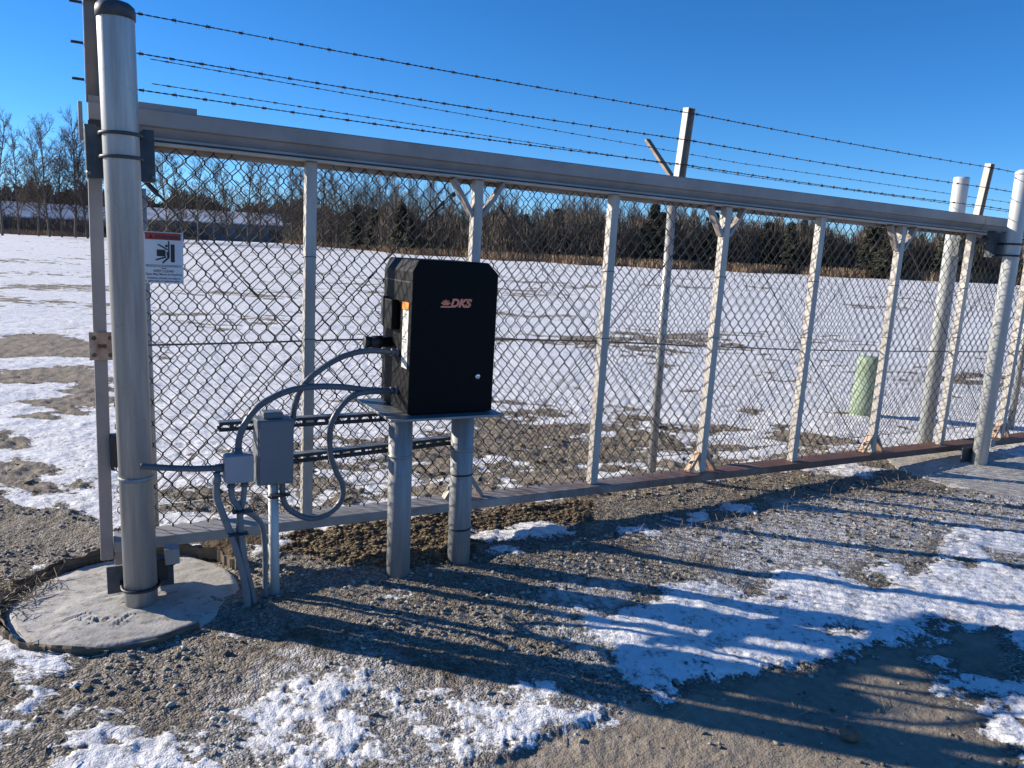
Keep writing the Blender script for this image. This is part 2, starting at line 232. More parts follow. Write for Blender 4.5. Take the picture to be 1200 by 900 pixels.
# ------------------------------------------------------------------ object helpers
def tag(o, label=None, cat=None, group=None, kind=None):
    for k, v in (('label', label), ('category', cat), ('group', group), ('kind', kind)):
        if v: o[k] = v
    return o
def empty(name, loc, label, cat, group=None):
    o = bpy.data.objects.new(name, None); COL.objects.link(o); o.location = Vector(loc); o.empty_display_size = 0.1
    o['org'] = [float(x) for x in loc]
    return tag(o, label, cat, group)
def worg(o): return Vector(o['org'])
class MB:
    def __init__(s): s.v = []; s.f = []; s.sm = []
    def add(s, vs, fs, smooth=False):
        b = len(s.v); s.v.extend([tuple(float(c) for c in p) for p in vs]); s.f.extend([tuple(b + i for i in f) for f in fs]); s.sm.extend([smooth] * len(fs)); return s
    def box(s, c, ax, size, bev=0.0):
        """box centred at c, axes ax (3 vectors), full sizes; bevelled edges"""
        bm = bmesh.new(); bmesh.ops.create_cube(bm, size=1.0)
        for v in bm.verts: v.co = Vector((v.co.x * size[0], v.co.y * size[1], v.co.z * size[2]))
        if bev > 0: bmesh.ops.bevel(bm, geom=bm.edges[:], offset=bev, segments=2, affect='EDGES', profile=0.5)
        A = np.array(ax, float); c = np.array(c, float)
        flip = np.linalg.det(A) < 0
        vs = [c + A[0] * v.co.x + A[1] * v.co.y + A[2] * v.co.z for v in bm.verts]
        bm.verts.index_update()
        fs = [tuple(v.index for v in (reversed(f.verts) if flip else f.verts)) for f in bm.faces]
        bm.free(); return s.add(vs, fs)
    def gbox(s, u0, u1, n0, n1, v0, v1, bev=0.0):
        return s.box(G((u0 + u1) / 2, (n0 + n1) / 2, (v0 + v1) / 2), (U, N, V), (abs(u1 - u0), abs(n1 - n0), abs(v1 - v0)), bev)
    def tube(s, path, r, sides=8, caps=True, smooth=True):
        P = np.array(path, float); k = len(P); rr = np.full(k, r) if np.isscalar(r) else np.array(r, float)
        T = np.gradient(P, axis=0); T /= np.linalg.norm(T, axis=1)[:, None] + 1e-12
        ref = np.array([0, 0, 1.0]) if abs(T[0][2]) < 0.9 else np.array([1.0, 0, 0])
        vs = []; a = np.cross(ref, T[0]); a /= np.linalg.norm(a)
        ang = np.arange(sides) * 2 * math.pi / sides; ca, sa = np.cos(ang), np.sin(ang)
        for i in range(k):
            a = a - np.dot(a, T[i]) * T[i]; a /= np.linalg.norm(a) + 1e-12
            b = np.cross(T[i], a)
            vs.extend(P[i] + rr[i] * (ca[j] * a + sa[j] * b) for j in range(sides))
        fs = [(i * sides + j, i * sides + (j + 1) % sides, (i + 1) * sides + (j + 1) % sides, (i + 1) * sides + j) for i in range(k - 1) for j in range(sides)]
        s.add(vs, fs, smooth)
        if caps:
            b0 = len(s.v) - k * sides
            s.f.append(tuple(b0 + j for j in reversed(range(sides)))); s.f.append(tuple(b0 + (k - 1) * sides + j for j in range(sides))); s.sm += [False, False]
        return s
    def lathe(s, base, prof, sides=28, ax=(0, 0, 1)):
        ax = np.array(ax, float); ax /= np.linalg.norm(ax); ref = np.array([1.0, 0, 0]) if abs(ax[0]) < .9 else np.array([0, 1.0, 0])
        a = np.cross(ax, ref); a /= np.linalg.norm(a); b = np.cross(ax, a); vs = []
        for r, h in prof:
            for j in range(sides):
                t = j * 2 * math.pi / sides; vs.append(np.array(base) + ax * h + r * (math.cos(t) * a + math.sin(t) * b))
        k = len(prof)
        fs = [(i * sides + j, i * sides + (j + 1) % sides, (i + 1) * sides + (j + 1) % sides, (i + 1) * sides + j) for i in range(k - 1) for j in range(sides)]
        s.add(vs, fs, True)
        b0 = len(s.v) - k * sides
        s.f.append(tuple(b0 + j for j in reversed(range(sides)))); s.f.append(tuple(b0 + (k - 1) * sides + j for j in range(sides))); s.sm += [False, False]
        return s
    def prism(s, pts, d):
        """closed outline pts (3D) pushed along vector d"""
        n = len(pts); d = np.array(d, float); vs = [np.array(p, float) for p in pts] + [np.array(p, float) + d for p in pts]
        fs = [tuple(reversed(range(n))), tuple(range(n, 2 * n))] + [(i, (i + 1) % n, n + (i + 1) % n, n + i) for i in range(n)]
        return s.add(vs, fs)
    def build(s, name, mat, parent=None, label=None, fix=True):
        me = bpy.data.meshes.new(name)
        off = worg(parent) if parent else Vector((0, 0, 0))
        A = np.array(s.v, dtype=np.float64) - np.array(off)
        if parent is None and fix:
            off = Vector(A.mean(axis=0)); off.z = float(A[:, 2].min()); A = A - np.array(off)
        me.from_pydata(A.tolist(), [], s.f); me.polygons.foreach_set('use_smooth', s.sm)
        if fix:
            bm = bmesh.new(); bm.from_mesh(me); bmesh.ops.recalc_face_normals(bm, faces=bm.faces[:]); bm.to_mesh(me); bm.free()
        me.materials.append(mat)
        o = bpy.data.objects.new(name, me); COL.objects.link(o)
        if parent:
            o.parent = parent; o['org'] = list(parent['org'])
        else:
            o.location = off if fix else (0, 0, 0); o['org'] = list(off) if fix else [0, 0, 0]
        if label: o['label'] = label
        return o
def smooth_path(pts, per=8):
    P = [np.array(p, float) for p in pts]; P = [2 * P[0] - P[1]] + P + [2 * P[-1] - P[-2]]; out = []
    for i in range(1, len(P) - 2):
        for k in range(per):
            t = k / per
            out.append(0.5 * ((2 * P[i]) + (-P[i - 1] + P[i + 1]) * t + (2 * P[i - 1] - 5 * P[i] + 4 * P[i + 1] - P[i + 2]) * t * t + (-P[i - 1] + 3 * P[i] - 3 * P[i + 1] + P[i + 2]) * t ** 3))
    out.append(P[-2]); return out

# ------------------------------------------------------------------ noise and ground height
_rng = np.random.RandomState(11)
_T = _rng.rand(512, 512).astype(np.float32)
def vn(x, y, s=0):
    x = x + s * 17.31; y = y + s * 9.77
    xi = np.floor(x).astype(np.int64); yi = np.floor(y).astype(np.int64); fx = x - xi; fy = y - yi
    fx = fx * fx * (3 - 2 * fx); fy = fy * fy * (3 - 2 * fy); x0 = xi & 511; y0 = yi & 511; x1 = (xi + 1) & 511; y1 = (yi + 1) & 511
    return (_T[x0, y0] * (1 - fx) + _T[x1, y0] * fx) * (1 - fy) + (_T[x0, y1] * (1 - fx) + _T[x1, y1] * fx) * fy
def fbm(x, y, f, oct=4, s=0, g=0.5):
    v = 0; a = 1; t = 0
    for k in range(oct):
        v = v + a * vn(x * f, y * f, s + k * 3); t += a; a *= g; f *= 2.03
    return v / t - 0.5
def sstep(x, a, b):
    t = np.clip((x - a) / (b - a), 0, 1); return t * t * (3 - 2 * t)
def sdf_polys(X, Y, polys, reach=0.6):
    out = np.full(X.shape, -reach)
    for P in polys:
        P = np.array(P); x0, y0 = P.min(0) - reach; x1, y1 = P.max(0) + reach
        k = np.nonzero((X > x0) & (X < x1) & (Y > y0) & (Y < y1))[0]
        if not len(k): continue
        x = X[k]; y = Y[k]; d = np.full(x.shape, 1e9); ins = np.zeros(x.shape, bool)
        for i in range(len(P)):
            ax, ay = P[i - 1]; bx, by = P[i]; ex, ey = bx - ax, by - ay
            t = np.clip(((x - ax) * ex + (y - ay) * ey) / (ex * ex + ey * ey + 1e-12), 0, 1)
            d = np.minimum(d, (x - ax - t * ex) ** 2 + (y - ay - t * ey) ** 2)
            c = ((ay > y) != (by > y))
            with np.errstate(divide='ignore', invalid='ignore'):
                ins ^= c & (x < (bx - ax) * (y - ay) / (by - ay + 1e-12) + ax)
        d = np.sqrt(d) * np.where(ins, 1, -1); out[k] = np.maximum(out[k], d)
    return out
FAR0 = 9.0
def ground(X, Y):
    """height and masks (snow, ice, pale compacted dirt, brown soil) at points"""
    r = np.hypot(X, Y)
    near = sdf_polys(X, Y, DATA['near'], 0.5)
    nearw = sstep(near + 0.35 * fbm(X, Y, 2.5, 3, 5), -0.12, 0.12)
    wob = 0.10 * fbm(X, Y, 5, 4, 1, 0.6) + 0.11 * fbm(X, Y, 19, 3, 2, 0.65)
    warpx = X + 0.12 * fbm(X, Y, 3.5, 2, 31); warpy = Y + 0.12 * fbm(X, Y, 3.5, 2, 32)
    s_near = sdf_polys(warpx, warpy, DATA['snow']) + wob * 0.9
    mixd = sstep(sdf_polys(X, Y, DATA['ice'][1:]) + wob * 2, -0.12, 0.12)
    icw = sstep(sdf_polys(X, Y, DATA['ice'][:1]), -0.10, 0.20)
    patch = 0.16 * fbm(X, Y, 5, 3, 82, 0.6) + 0.26 * fbm(X, Y, 17, 4, 83, 0.72) + 0.026
    s_near = s_near - mixd * np.clip(0.02 - patch * 0.9, 0, 0.2) - 0.9 * np.clip(fbm(X * .8, Y * 1.4, 9, 4, 84, 0.68) - 0.10, 0, 1)
    s_near = np.maximum(s_near, np.where(icw > 0.02, patch - (1 - icw) * 0.2, -1))
    s_near = np.minimum(s_near, -(sdf_polys(warpx, warpy, DATA['hole']) + 0.6 * wob))
    # field: snow with dirt tufts poking through
    kn = np.clip(1.0 - (r - 4) / 12.0, 0, 1)
    tuft = fbm(X * .8, Y * 1.5, 2.6, 5, 40, 0.66) + 0.95 * fbm(X, Y * 1.3, 0.30, 3, 45)
    thr = 0.29 - 0.10 * kn * (X < 1.5) - 0.05 * kn - 0.10 * np.clip(1 - r / 60, 0, 1)
    s_far = (thr - tuft) * 0.45
    dd = sdf_polys(X, Y, DATA['dirt'], 0.9)
    tong = sdf_polys(X, Y, DATA['tongue'], 0.9)
    dd = np.minimum(dd, -tong)
    s_far = np.minimum(s_far, -(dd - 0.13 + 0.70 * fbm(X * .7, Y * 1.3, 4.0, 4, 50, 0.62)) * 0.6)
    hol = sdf_polys(warpx, warpy, DATA['hole']); s_far = np.minimum(s_far, -(hol + wob))
    s = s_near * nearw + s_far * (1 - nearw)
    brush = sdf_polys(X, Y, DATA['brush'])
    s = np.minimum(s, -(brush + 3.5 * wob) * 0.8)
    s = s + (0.09 * fbm(X, Y, 42, 3, 80, 0.7) + 0.13 * fbm(X, Y, 8, 3, 81)) * np.clip(1.2 - r / 25, 0.3, 1)
    s = s + nearw * 0.10 * fbm(X * 0.45 + Y * 0.1, Y * 1.5, 13, 3, 86, 0.6)
    snow = np.clip(0.5 + s / np.where(nearw > 0.5, 0.15, 0.09), 0, 1)
    thick = sstep(s, -0.02, 0.14) * 0.007 + sstep(s, -0.012, 0.04) * 0.003
    ap = sstep(sdf_polys(X, Y, DATA['apron']) + wob * 0.6, -0.03, 0.03)
    leaf = sstep(sdf_polys(X, Y, DATA['leaf']) + wob * 0.8, -0.05, 0.05)
    ice = sstep(sdf_polys(X, Y, DATA['ice']) + wob * 2.0, -0.10, 0.16) * (1 - snow)
    dirt = sstep(dd + 0.4 * fbm(X, Y, 3, 3, 55), -0.1, 0.15) * (1 - nearw)
    soil = np.maximum(leaf, 0.8 * sstep(sdf_polys(X, Y, DATA['soil']) + wob * 2, -0.1, 0.1))
    z = ZG + 0.030 * fbm(X, Y, 0.9, 3, 60) * np.clip(r / 3, 0.4, 1) + 0.10 * fbm(X, Y, 0.09, 3, 61) * np.clip((r - 8) / 20, 0, 1)
    lump = fbm(X, Y, 9, 3, 62, 0.6)
    grit = fbm(X, Y, 34, 3, 63, 0.7)
    smooth_ = np.maximum(ap, ice * 0.5)
    k = np.clip(1 - (r - 12) / 10, 0, 1)
    z = z + (1 - smooth_) * (0.015 * lump + 0.015 * grit * k) * (1 - 0.62 * snow) + ap * (0.009 * lump + 0.006 * grit)
    z = z + leaf * (0.036 * (fbm(X, Y, 13, 3, 64, 0.7) + 0.15)) - ap * 0.012
    z = z + (1 - nearw) * (1 - snow) * (0.045 * (fbm(X, Y, 10, 3, 65, 0.7) + 0.25)) * np.clip(1 - r / 120, 0.15, 1)
    z = z + thick * np.where(nearw > 0.5, 1.0, 1.5) + snow * (0.016 * fbm(X, Y, 6, 3, 66) + 0.016 * (1 - 0.7 * icw) * fbm(X, Y, 15, 3, 67, 0.6)) + snow * (1 - nearw) * 0.03 * fbm(X * 0.6, Y * 2.0, 1.3, 3, 68)
    # tyre-pressed ridges in the drive
    z = z + nearw * (1 - ap) * 0.010 * np.sin((X * 0.55 + Y * 0.83) * 16 + 5 * fbm(X, Y, 1.2, 2, 70)) * sstep(fbm(X, Y, 0.8, 2, 71), 0.0, 0.2)
    return z, snow, np.maximum(np.maximum(ap, dirt * 0.85), (1 - nearw) * 0.7 * (Y > 4.6)), soil, ice

def build_ground():
    # ring grid centred under the viewpoint: fine towards the gate, coarse behind
    A = np.concatenate([np.linspace(-180, -52, 65)[:-1], np.linspace(-52, 52, 780), np.linspace(52, 180, 65)[1:-1]]) * math.pi / 180
    r = [0.25, 0.6, 1.0, 1.35, 1.6]
    while r[-1] < 30: r.append(r[-1] * 1.0052)
    while r[-1] < 3500: r.append(r[-1] * (1.012 if r[-1] < 300 else 1.15))
    r = np.array(r); na, nr = len(A), len(r)
    RR, AA = np.meshgrid(r, A, indexing='ij'); X = (RR * np.sin(AA)).ravel(); Y = (RR * np.cos(AA)).ravel()
    z, sn, ap, so, ic = ground(X, Y)
    X = np.append(X, 0.0); Y = np.append(Y, 0.0); z = np.append(z, ZG)
    i = np.arange(nr - 1)[:, None]; j = np.arange(na)[None, :]; j2 = (j + 1) % na
    F = np.stack([i * na + j, i * na + j2, (i + 1) * na + j2, (i + 1) * na + j], -1).reshape(-1, 4)[:, ::-1]
    ctr = nr * na; T3 = [(int(k), ctr, int((k + 1) % na)) for k in range(na)]
    me = bpy.data.meshes.new('ground')
    nq = len(F); nt_ = len(T3)
    me.vertices.add(len(X)); me.vertices.foreach_set('co', np.stack([X, Y, z], -1).astype(np.float32).ravel())
    me.loops.add(nq * 4 + nt_ * 3); me.loops.foreach_set('vertex_index', np.concatenate([F.ravel(), np.array(T3).ravel()]).astype(np.int32))
    me.polygons.add(nq + nt_)
    me.polygons.foreach_set('loop_start', np.concatenate([np.arange(nq) * 4, nq * 4 + np.arange(nt_) * 3]).astype(np.int32))
    me.update(calc_edges=True); me.polygons.foreach_set('use_smooth', np.ones(nq + nt_, bool))
    at = me.color_attributes.new('mask', 'FLOAT_COLOR', 'POINT')
    c = np.zeros((len(X), 4), np.float32)
    for k, m_ in enumerate((sn, ap, so, ic)): c[:-1, k] = m_
    at.data.foreach_set('color', c.ravel())
    me.materials.append(ground_mat())
    o = bpy.data.objects.new('ground', me); COL.objects.link(o); tag(o, kind='structure'); return o

def ground_mat():
    m, nt, p = new_mat('snow gravel and dirt ground')
    L = nt.links
    at = nd(nt, 'ShaderNodeAttribute', attribute_name='mask'); sp = nd(nt, 'ShaderNodeSeparateColor'); L.new(at.outputs['Color'], sp.inputs[0])
    tc = nd(nt, 'ShaderNodeTexCoord'); co = tc.outputs['Object']
    def noise(sc, det=5.0, ro=0.6):
        n = nd(nt, 'ShaderNodeTexNoise', Scale=sc, Detail=det, Roughness=ro); L.new(co, n.inputs[0]); return n.outputs[0]
    def voro(sc, feat='F1'):
        n = nd(nt, 'ShaderNodeTexVoronoi', Scale=sc, feature=feat); L.new(co, n.inputs[0]); return n
    v1 = voro(115); v2 = voro(38); nA = noise(3.0); nB = noise(26); nC = noise(160, 3)
    # gravel: every stone its own grey
    sepv = nd(nt, 'ShaderNodeSeparateColor'); L.new(v1.outputs['Color'], sepv.inputs[0])
    st = ramp(nt, sepv.outputs[0], [(0.0, (0.075, 0.068, 0.058)), (0.35, (0.19, 0.17, 0.145)), (0.7, (0.33, 0.30, 0.26)), (1.0, (0.54, 0.51, 0.46))]).outputs[0]
    sand = ramp(nt, nB, [(0.3, (0.12, 0.096, 0.070)), (0.7, (0.27, 0.225, 0.17))]).outputs[0]
    gravel = mixc(nt, ramp(nt, nA, [(0.38, (0.25, 0.25, 0.25)), (0.62, (0.85, 0.85, 0.85))]).outputs[0], sand, st)
    apron = ramp(nt, nB, [(0.25, (0.26, 0.215, 0.16)), (0.55, (0.37, 0.31, 0.24)), (0.8, (0.46, 0.40, 0.32))]).outputs[0]
    apron = mixc(nt, mth(nt, 'MULTIPLY', nC, 0.55), apron, (0.15, 0.13, 0.105))
    stain = ramp(nt, noise(1.6, 6), [(0.5, (0, 0, 0)), (0.7, (1, 1, 1))]).outputs[0]
    apron = mixc(nt, mth(nt, 'MULTIPLY', stain, 0.5), apron, (0.11, 0.10, 0.085))
    soil = ramp(nt, nB, [(0.3, (0.05, 0.034, 0.02)), (0.55, (0.12, 0.08, 0.045)), (0.8, (0.20, 0.15, 0.09))]).outputs[0]
    c = mixc(nt, sp.outputs[1], gravel, apron)
    c = mixc(nt, sp.outputs[2], c, soil)
    # thin frost / ice film, broken up
    fi = mth(nt, 'MULTIPLY', at.outputs['Alpha'], ramp(nt, noise(15, 9, 0.8), [(0.42, (0, 0, 0)), (0.54, (1, 1, 1))]).outputs[0])
    c = mixc(nt, mth(nt, 'MULTIPLY', fi, 0.85), c, (0.74, 0.725, 0.71))
    wet = ramp(nt, sp.outputs[0], [(0.02, (0, 0, 0)), (0.30, (1, 1, 1)), (0.75, (1, 1, 1))]).outputs[0]
    c = mixc(nt, mth(nt, 'MULTIPLY', wet, 0.45), c, (0.045, 0.038, 0.030))
    # snow, with specks of grit and a dirty thin edge
    sedge = mth(nt, 'ADD', sp.outputs[0], mth(nt, 'MULTIPLY', mth(nt, 'SUBTRACT', noise(70, 6, 0.75), 0.5), 1.9))
    sf = ramp(nt, sedge, [(0.47, (0, 0, 0)), (0.60, (1, 1, 1))]).outputs[0]
    speck = ramp(nt, noise(55, 6, 0.7), [(0.655, (0, 0, 0)), (0.70, (1, 1, 1))]).outputs[0]
    dirtys = ramp(nt, noise(7, 6, 0.7), [(0.45, (0.84, 0.85, 0.88)), (0.75, (0.70, 0.69, 0.68))]).outputs[0]
    snowc = mixc(nt, speck, dirtys, (0.32, 0.28, 0.23))
    thru = ramp(nt, noise(19, 9, 0.78), [(0.535, (0, 0, 0)), (0.60, (1, 1, 1))]).outputs[0]
    snowc = mixc(nt, mth(nt, 'MULTIPLY', thru, 0.72), snowc, c)
    c = mixc(nt, sf, c, snowc)
    L.new(c, p.inputs['Base Color'])
    ro = nd(nt, 'ShaderNodeMapRange'); L.new(fi, ro.inputs[0]); ro.inputs[3].default_value = 0.9; ro.inputs[4].default_value = 0.45
    L.new(ro.outputs[0], p.inputs['Roughness'])
    p.inputs['Specular IOR Level'].default_value = 0.25
    # relief: stones and grains, softened under snow and on the apron
    inv = lambda f, b: mth(nt, 'SUBTRACT', 1.0, mth(nt, 'MULTIPLY', f, b))
    h1 = mth(nt, 'MULTIPLY', mth(nt, 'SUBTRACT', 1.0, v1.outputs['Distance']), 0.006)
    h2 = mth(nt, 'MULTIPLY', mth(nt, 'SUBTRACT', 1.0, v2.outputs['Distance']), 0.008)
    h = mth(nt, 'MULTIPLY', mth(nt, 'ADD', h1, h2), mth(nt, 'MULTIPLY', inv(sf, 0.80), inv(sp.outputs[1], 0.72)))
    h = mth(nt, 'ADD', h, mth(nt, 'MULTIPLY', nB, 0.010)); h = mth(nt, 'ADD', h, mth(nt, 'MULTIPLY', nC, 0.0030))
    b = nd(nt, 'ShaderNodeBump', Strength=0.9, Distance=1.0); L.new(h, b.inputs['Height']); L.new(b.outputs[0], p.inputs['Normal'])
    return m

def gz(x, y): return float(ground(np.array([x], float), np.array([y], float))[0][0])
build_ground()

# ------------------------------------------------------------------ far field edge: scrub, reeds, buildings, trees
ED = np.array(DATA['edge'])
def edge_r(a): return np.interp(a, ED[:, 0], ED[:, 1])
def quads(name, C, W, Hh, mat, rs, lean=0.5, flat=True):
    """loose upright slivers: centre-bottom C, width W, height Hh"""
    n = len(C); th = rs.rand(n) * math.pi * 2; d = np.stack([np.cos(th), np.sin(th), np.zeros(n)], -1) * W[:, None] * 0.5
    up = np.stack([(rs.rand(n) - .5) * lean, (rs.rand(n) - .5) * lean, np.ones(n)], -1) * Hh[:, None]
    P = np.stack([C - d, C + d, C + up + d * 0.35, C + up - d * 0.35], 1).reshape(-1, 3)
    me = bpy.data.meshes.new(name); me.vertices.add(n * 4); me.vertices.foreach_set('co', P.astype(np.float32).ravel())
    me.loops.add(n * 4); me.loops.foreach_set('vertex_index', np.arange(n * 4, dtype=np.int32)); me.polygons.add(n)
    me.polygons.foreach_set('loop_start', np.arange(n, dtype=np.int32) * 4); me.update(calc_edges=True); me.materials.append(mat)
    o = bpy.data.objects.new(name, me); COL.objects.link(o); return o
rs = np.random.RandomState(3)
n = 34000
a = rs.uniform(-0.75, 0.85, n); D = edge_r(a) + rs.uniform(-1.5, 7, n) + 3 * np.sin(a * 60)
q = quads('dry_grass_belt', np.stack([np.sin(a) * D, np.cos(a) * D, np.full(n, ZG - 0.05)], -1), rs.uniform(.05, .14, n), rs.uniform(.35, 1.1, n), M['reed'], rs)
tag(q, 'tawny dry grass belt along the far edge of the snowy field', 'dry grass', kind='stuff')
# scrub: a dense leafless mass beyond the grass
n = 170000
a = rs.uniform(-0.75, 0.85, n)
prof = np.interp(a, [-0.75, -0.27, -0.16, -0.03, 0.12, 0.25, 0.40, 0.54, 0.85], [2.2, 3.4, 5.4, 5.0, 4.8, 4.6, 4.3, 4.4, 4.6]) * (1 + 0.55 * (vn(a * 60, a * 0, 3) - .5) + 0.5 * (vn(a * 260, a * 0, 5) - .5))
depth = rs.uniform(4, 22, n); D = edge_r(a) + depth
zt = rs.rand(n) ** 0.8 * prof * (1 + depth / 90)
keep = (a > -0.31) | (rs.rand(n) < 0.30)
C = np.stack([np.sin(a) * D, np.cos(a) * D, ZG + zt * 0.9], -1)[keep]; kk = keep.sum()
q = quads('scrub_thicket', C, rs.uniform(.03, .15, kk), rs.uniform(.4, 1.6, kk), M['scrub'], rs, 0.7)
tag(q, 'dark leafless scrub thicket beyond the dry grass', 'thicket', kind='stuff')
n = 52000
a = rs.uniform(-0.36, 0.85, n); depth = rs.uniform(6, 26, n); D = edge_r(a) + depth
pf = np.interp(a, [-0.75, -0.27, -0.16, -0.03, 0.12, 0.25, 0.40, 0.54, 0.85], [6, 17, 11.5, 8.4, 7.6, 6.6, 6.0, 5.8, 5.8]) * (1 + 0.5 * (vn(a * 90, a * 0, 13) - .5) + 0.5 * (vn(a * 420, a * 0, 15) - .5))
hh = rs.uniform(1.2, 3.8, n) * np.where(a < -.15, 1.5, 1.0); C = np.stack([np.sin(a) * D, np.cos(a) * D, ZG + rs.rand(n) * np.maximum(pf - hh, .2)], -1)
q = quads('bare_saplings', C, rs.uniform(.015, .05, n), hh, M['twig'], rs, 0.35)
tag(q, 'hazy brown fringe of leafless saplings above the scrub', 'saplings', kind='stuff')
# far wood behind the buildings on the left
n = 60000
a = rs.uniform(-0.75, -0.15, n); D = 255 + rs.uniform(0, 30, n)
prof = 10.5 * (1 + 0.5 * (vn(a * 50, a * 0, 8) - .5) + 0.35 * (vn(a * 300, a * 0, 9) - .5))
C = np.stack([np.sin(a) * D, np.cos(a) * D, ZG + rs.rand(n) * prof], -1)
q = quads('far_wood', C, rs.uniform(.2, .7, n), rs.uniform(.8, 2.2, n), M['scrub'], rs, 1.2)
tag(q, 'distant dark wood rising behind the low buildings', 'wood', kind='stuff')

def bare_mesh(seed, h, spread):
    rn = random.Random(seed); trunk = MB(); crown = MB()
    def rv(s): return np.array([rn.gauss(0, s), rn.gauss(0, s), rn.gauss(0, s)])
    pts = [np.array([0, 0, -0.4])]; d = np.array([0, 0, 1.0])
    for i in range(9):
        d = d + rv(0.05); d[2] = abs(d[2]); d /= np.linalg.norm(d); pts.append(pts[-1] + d * h * 0.98 / 9)
    rad = [h * 0.0095 * (1 - i / 9.6) + 0.012 for i in range(10)]
    trunk.tube(pts, rad, 6)
    def limb(p, d, L, r, lev):
        k = 4 if lev < 2 else 2; q = [p]; dd = d.copy()
        for i in range(k):
            dd = dd + rv(0.13) + np.array([0, 0, 0.10]); dd /= np.linalg.norm(dd); q.append(q[-1] + dd * L / k)
        crown.tube(q, [r * (1 - 0.75 * i / k) for i in range(k + 1)], 3, caps=False)
        if lev >= 3: return
        for i in range([0, 6, 5][lev] if lev else 7):
            t = rn.uniform(0.2, 1.0) * k; j = min(int(t), k - 1); pp = q[j] + (q[j + 1] - q[j]) * (t - j)
            nd_ = dd * 0.8 + rv(0.5); nd_ /= np.linalg.norm(nd_)
            limb(pp, nd_, L * rn.uniform(0.3, 0.55), r * 0.5, lev + 1)
    for i in range(36):
        t = 0.18 + 0.80 * (i / 36) + rn.uniform(-.02, .02); j = min(int(t * 9), 8); pp = pts[j] + (pts[j + 1] - pts[j]) * (t * 9 - j)
        az = rn.uniform(0, 6.283); el = rn.uniform(0.45, 1.1)
        limb(pp, np.array([math.cos(az) * math.cos(el), math.sin(az) * math.cos(el), math.sin(el)]), h * spread * (1.1 - t * 0.75) * rn.uniform(.6, 1.1), h * 0.0036 * (1.15 - t * .7) + 0.012, 0 if i % 3 else 1)
    return trunk, crown
def mesh_from(mb, name, mat):
    me = bpy.data.meshes.new(name); me.from_pydata(mb.v, [], mb.f); me.polygons.foreach_set('use_smooth', mb.sm); me.materials.append(mat); return me
BT = []
for sd_ in range(5):
    t_, c_ = bare_mesh(100 + sd_, 10.0, (0.26, 0.34, 0.22, 0.30, 0.38)[sd_])
    BT.append((mesh_from(t_, 'trunk', M['bark']), mesh_from(c_, 'crown', M['twig'])))
BLAB = DATA['bare_label']
for i, (x, y, h) in enumerate(DATA['bare']):
    tm, cm = BT[(i * 3 + i // 4) % 5]
    e = empty('bare_tree', (x, y, ZG), BLAB[i], 'tree', 'bare trees beyond the field')
    s = (h + 0.3) / 10.0; e.scale = (s * 0.95, s * 0.95, s); e.rotation_euler = (0, 0, i * 1.7)
    for nm, me in (('trunk', tm), ('crown', cm)):
        o = bpy.data.objects.new(nm, me); COL.objects.link(o); o.parent = e
def conifer_mesh(seed, h=8.0):
    rn = np.random.RandomState(seed); tr = MB(); tr.tube([(0, 0, -.3), (0, 0, h * .55), (0, 0, h)], [.16, .09, .015], 6)
    n = 2600; t = rn.rand(n) ** 0.75; zz = h * (0.06 + 0.93 * t); az = rn.rand(n) * 6.283
    lob = 1 + 0.30 * np.sin(az * 3 + zz * 2.1 + seed) + 0.22 * np.sin(az * 7 - zz * 5)
    R0 = (1 - t) ** 0.8 * h * 0.24 * lob * (0.80 + 0.2 * np.sin(zz * 6.0)) + 0.05
    rr = R0 * rn.rand(n) ** 0.45; C = np.stack([np.cos(az) * rr, np.sin(az) * rr, zz - rr * 0.28], -1)
    out = np.stack([np.cos(az), np.sin(az), -0.35 + rn.randn(n) * .25], -1); side = np.stack([-np.sin(az), np.cos(az), rn.randn(n) * .4], -1)
    L = rn.uniform(.22, .55, n)[:, None]; W = rn.uniform(.10, .26, n)[:, None]
    P = np.stack([C - side * W, C + side * W, C + out * L + side * W * .3, C + out * L - side * W * .3], 1).reshape(-1, 3)
    me = bpy.data.meshes.new('crown'); me.from_pydata(P.tolist(), [], [tuple(range(4 * k, 4 * k + 4)) for k in range(n)]); me.materials.append(M['needles'])
    return mesh_from(tr, 'trunk', M['bark']), me
CT = [conifer_mesh(s_) for s_ in (1, 2, 3, 4)]
for i, (x, y, h) in enumerate(DATA['conifer']):
    tm, cm = CT[i % 4]
    e = empty('conifer_tree', (x, y, ZG), DATA['con_label'][i], 'tree', 'dark conifers in the treeline')
    s = (h + 0.2) / 8.0; w_ = s * (1.25, 0.95, 1.5, 1.1, 0.8)[i % 5]; e.scale = (w_, w_, s); e.rotation_euler = (0, 0, i * 2.1)
    for nm, me in (('trunk', tm), ('crown', cm)):
        o = bpy.data.objects.new(nm, me); COL.objects.link(o); o.parent = e

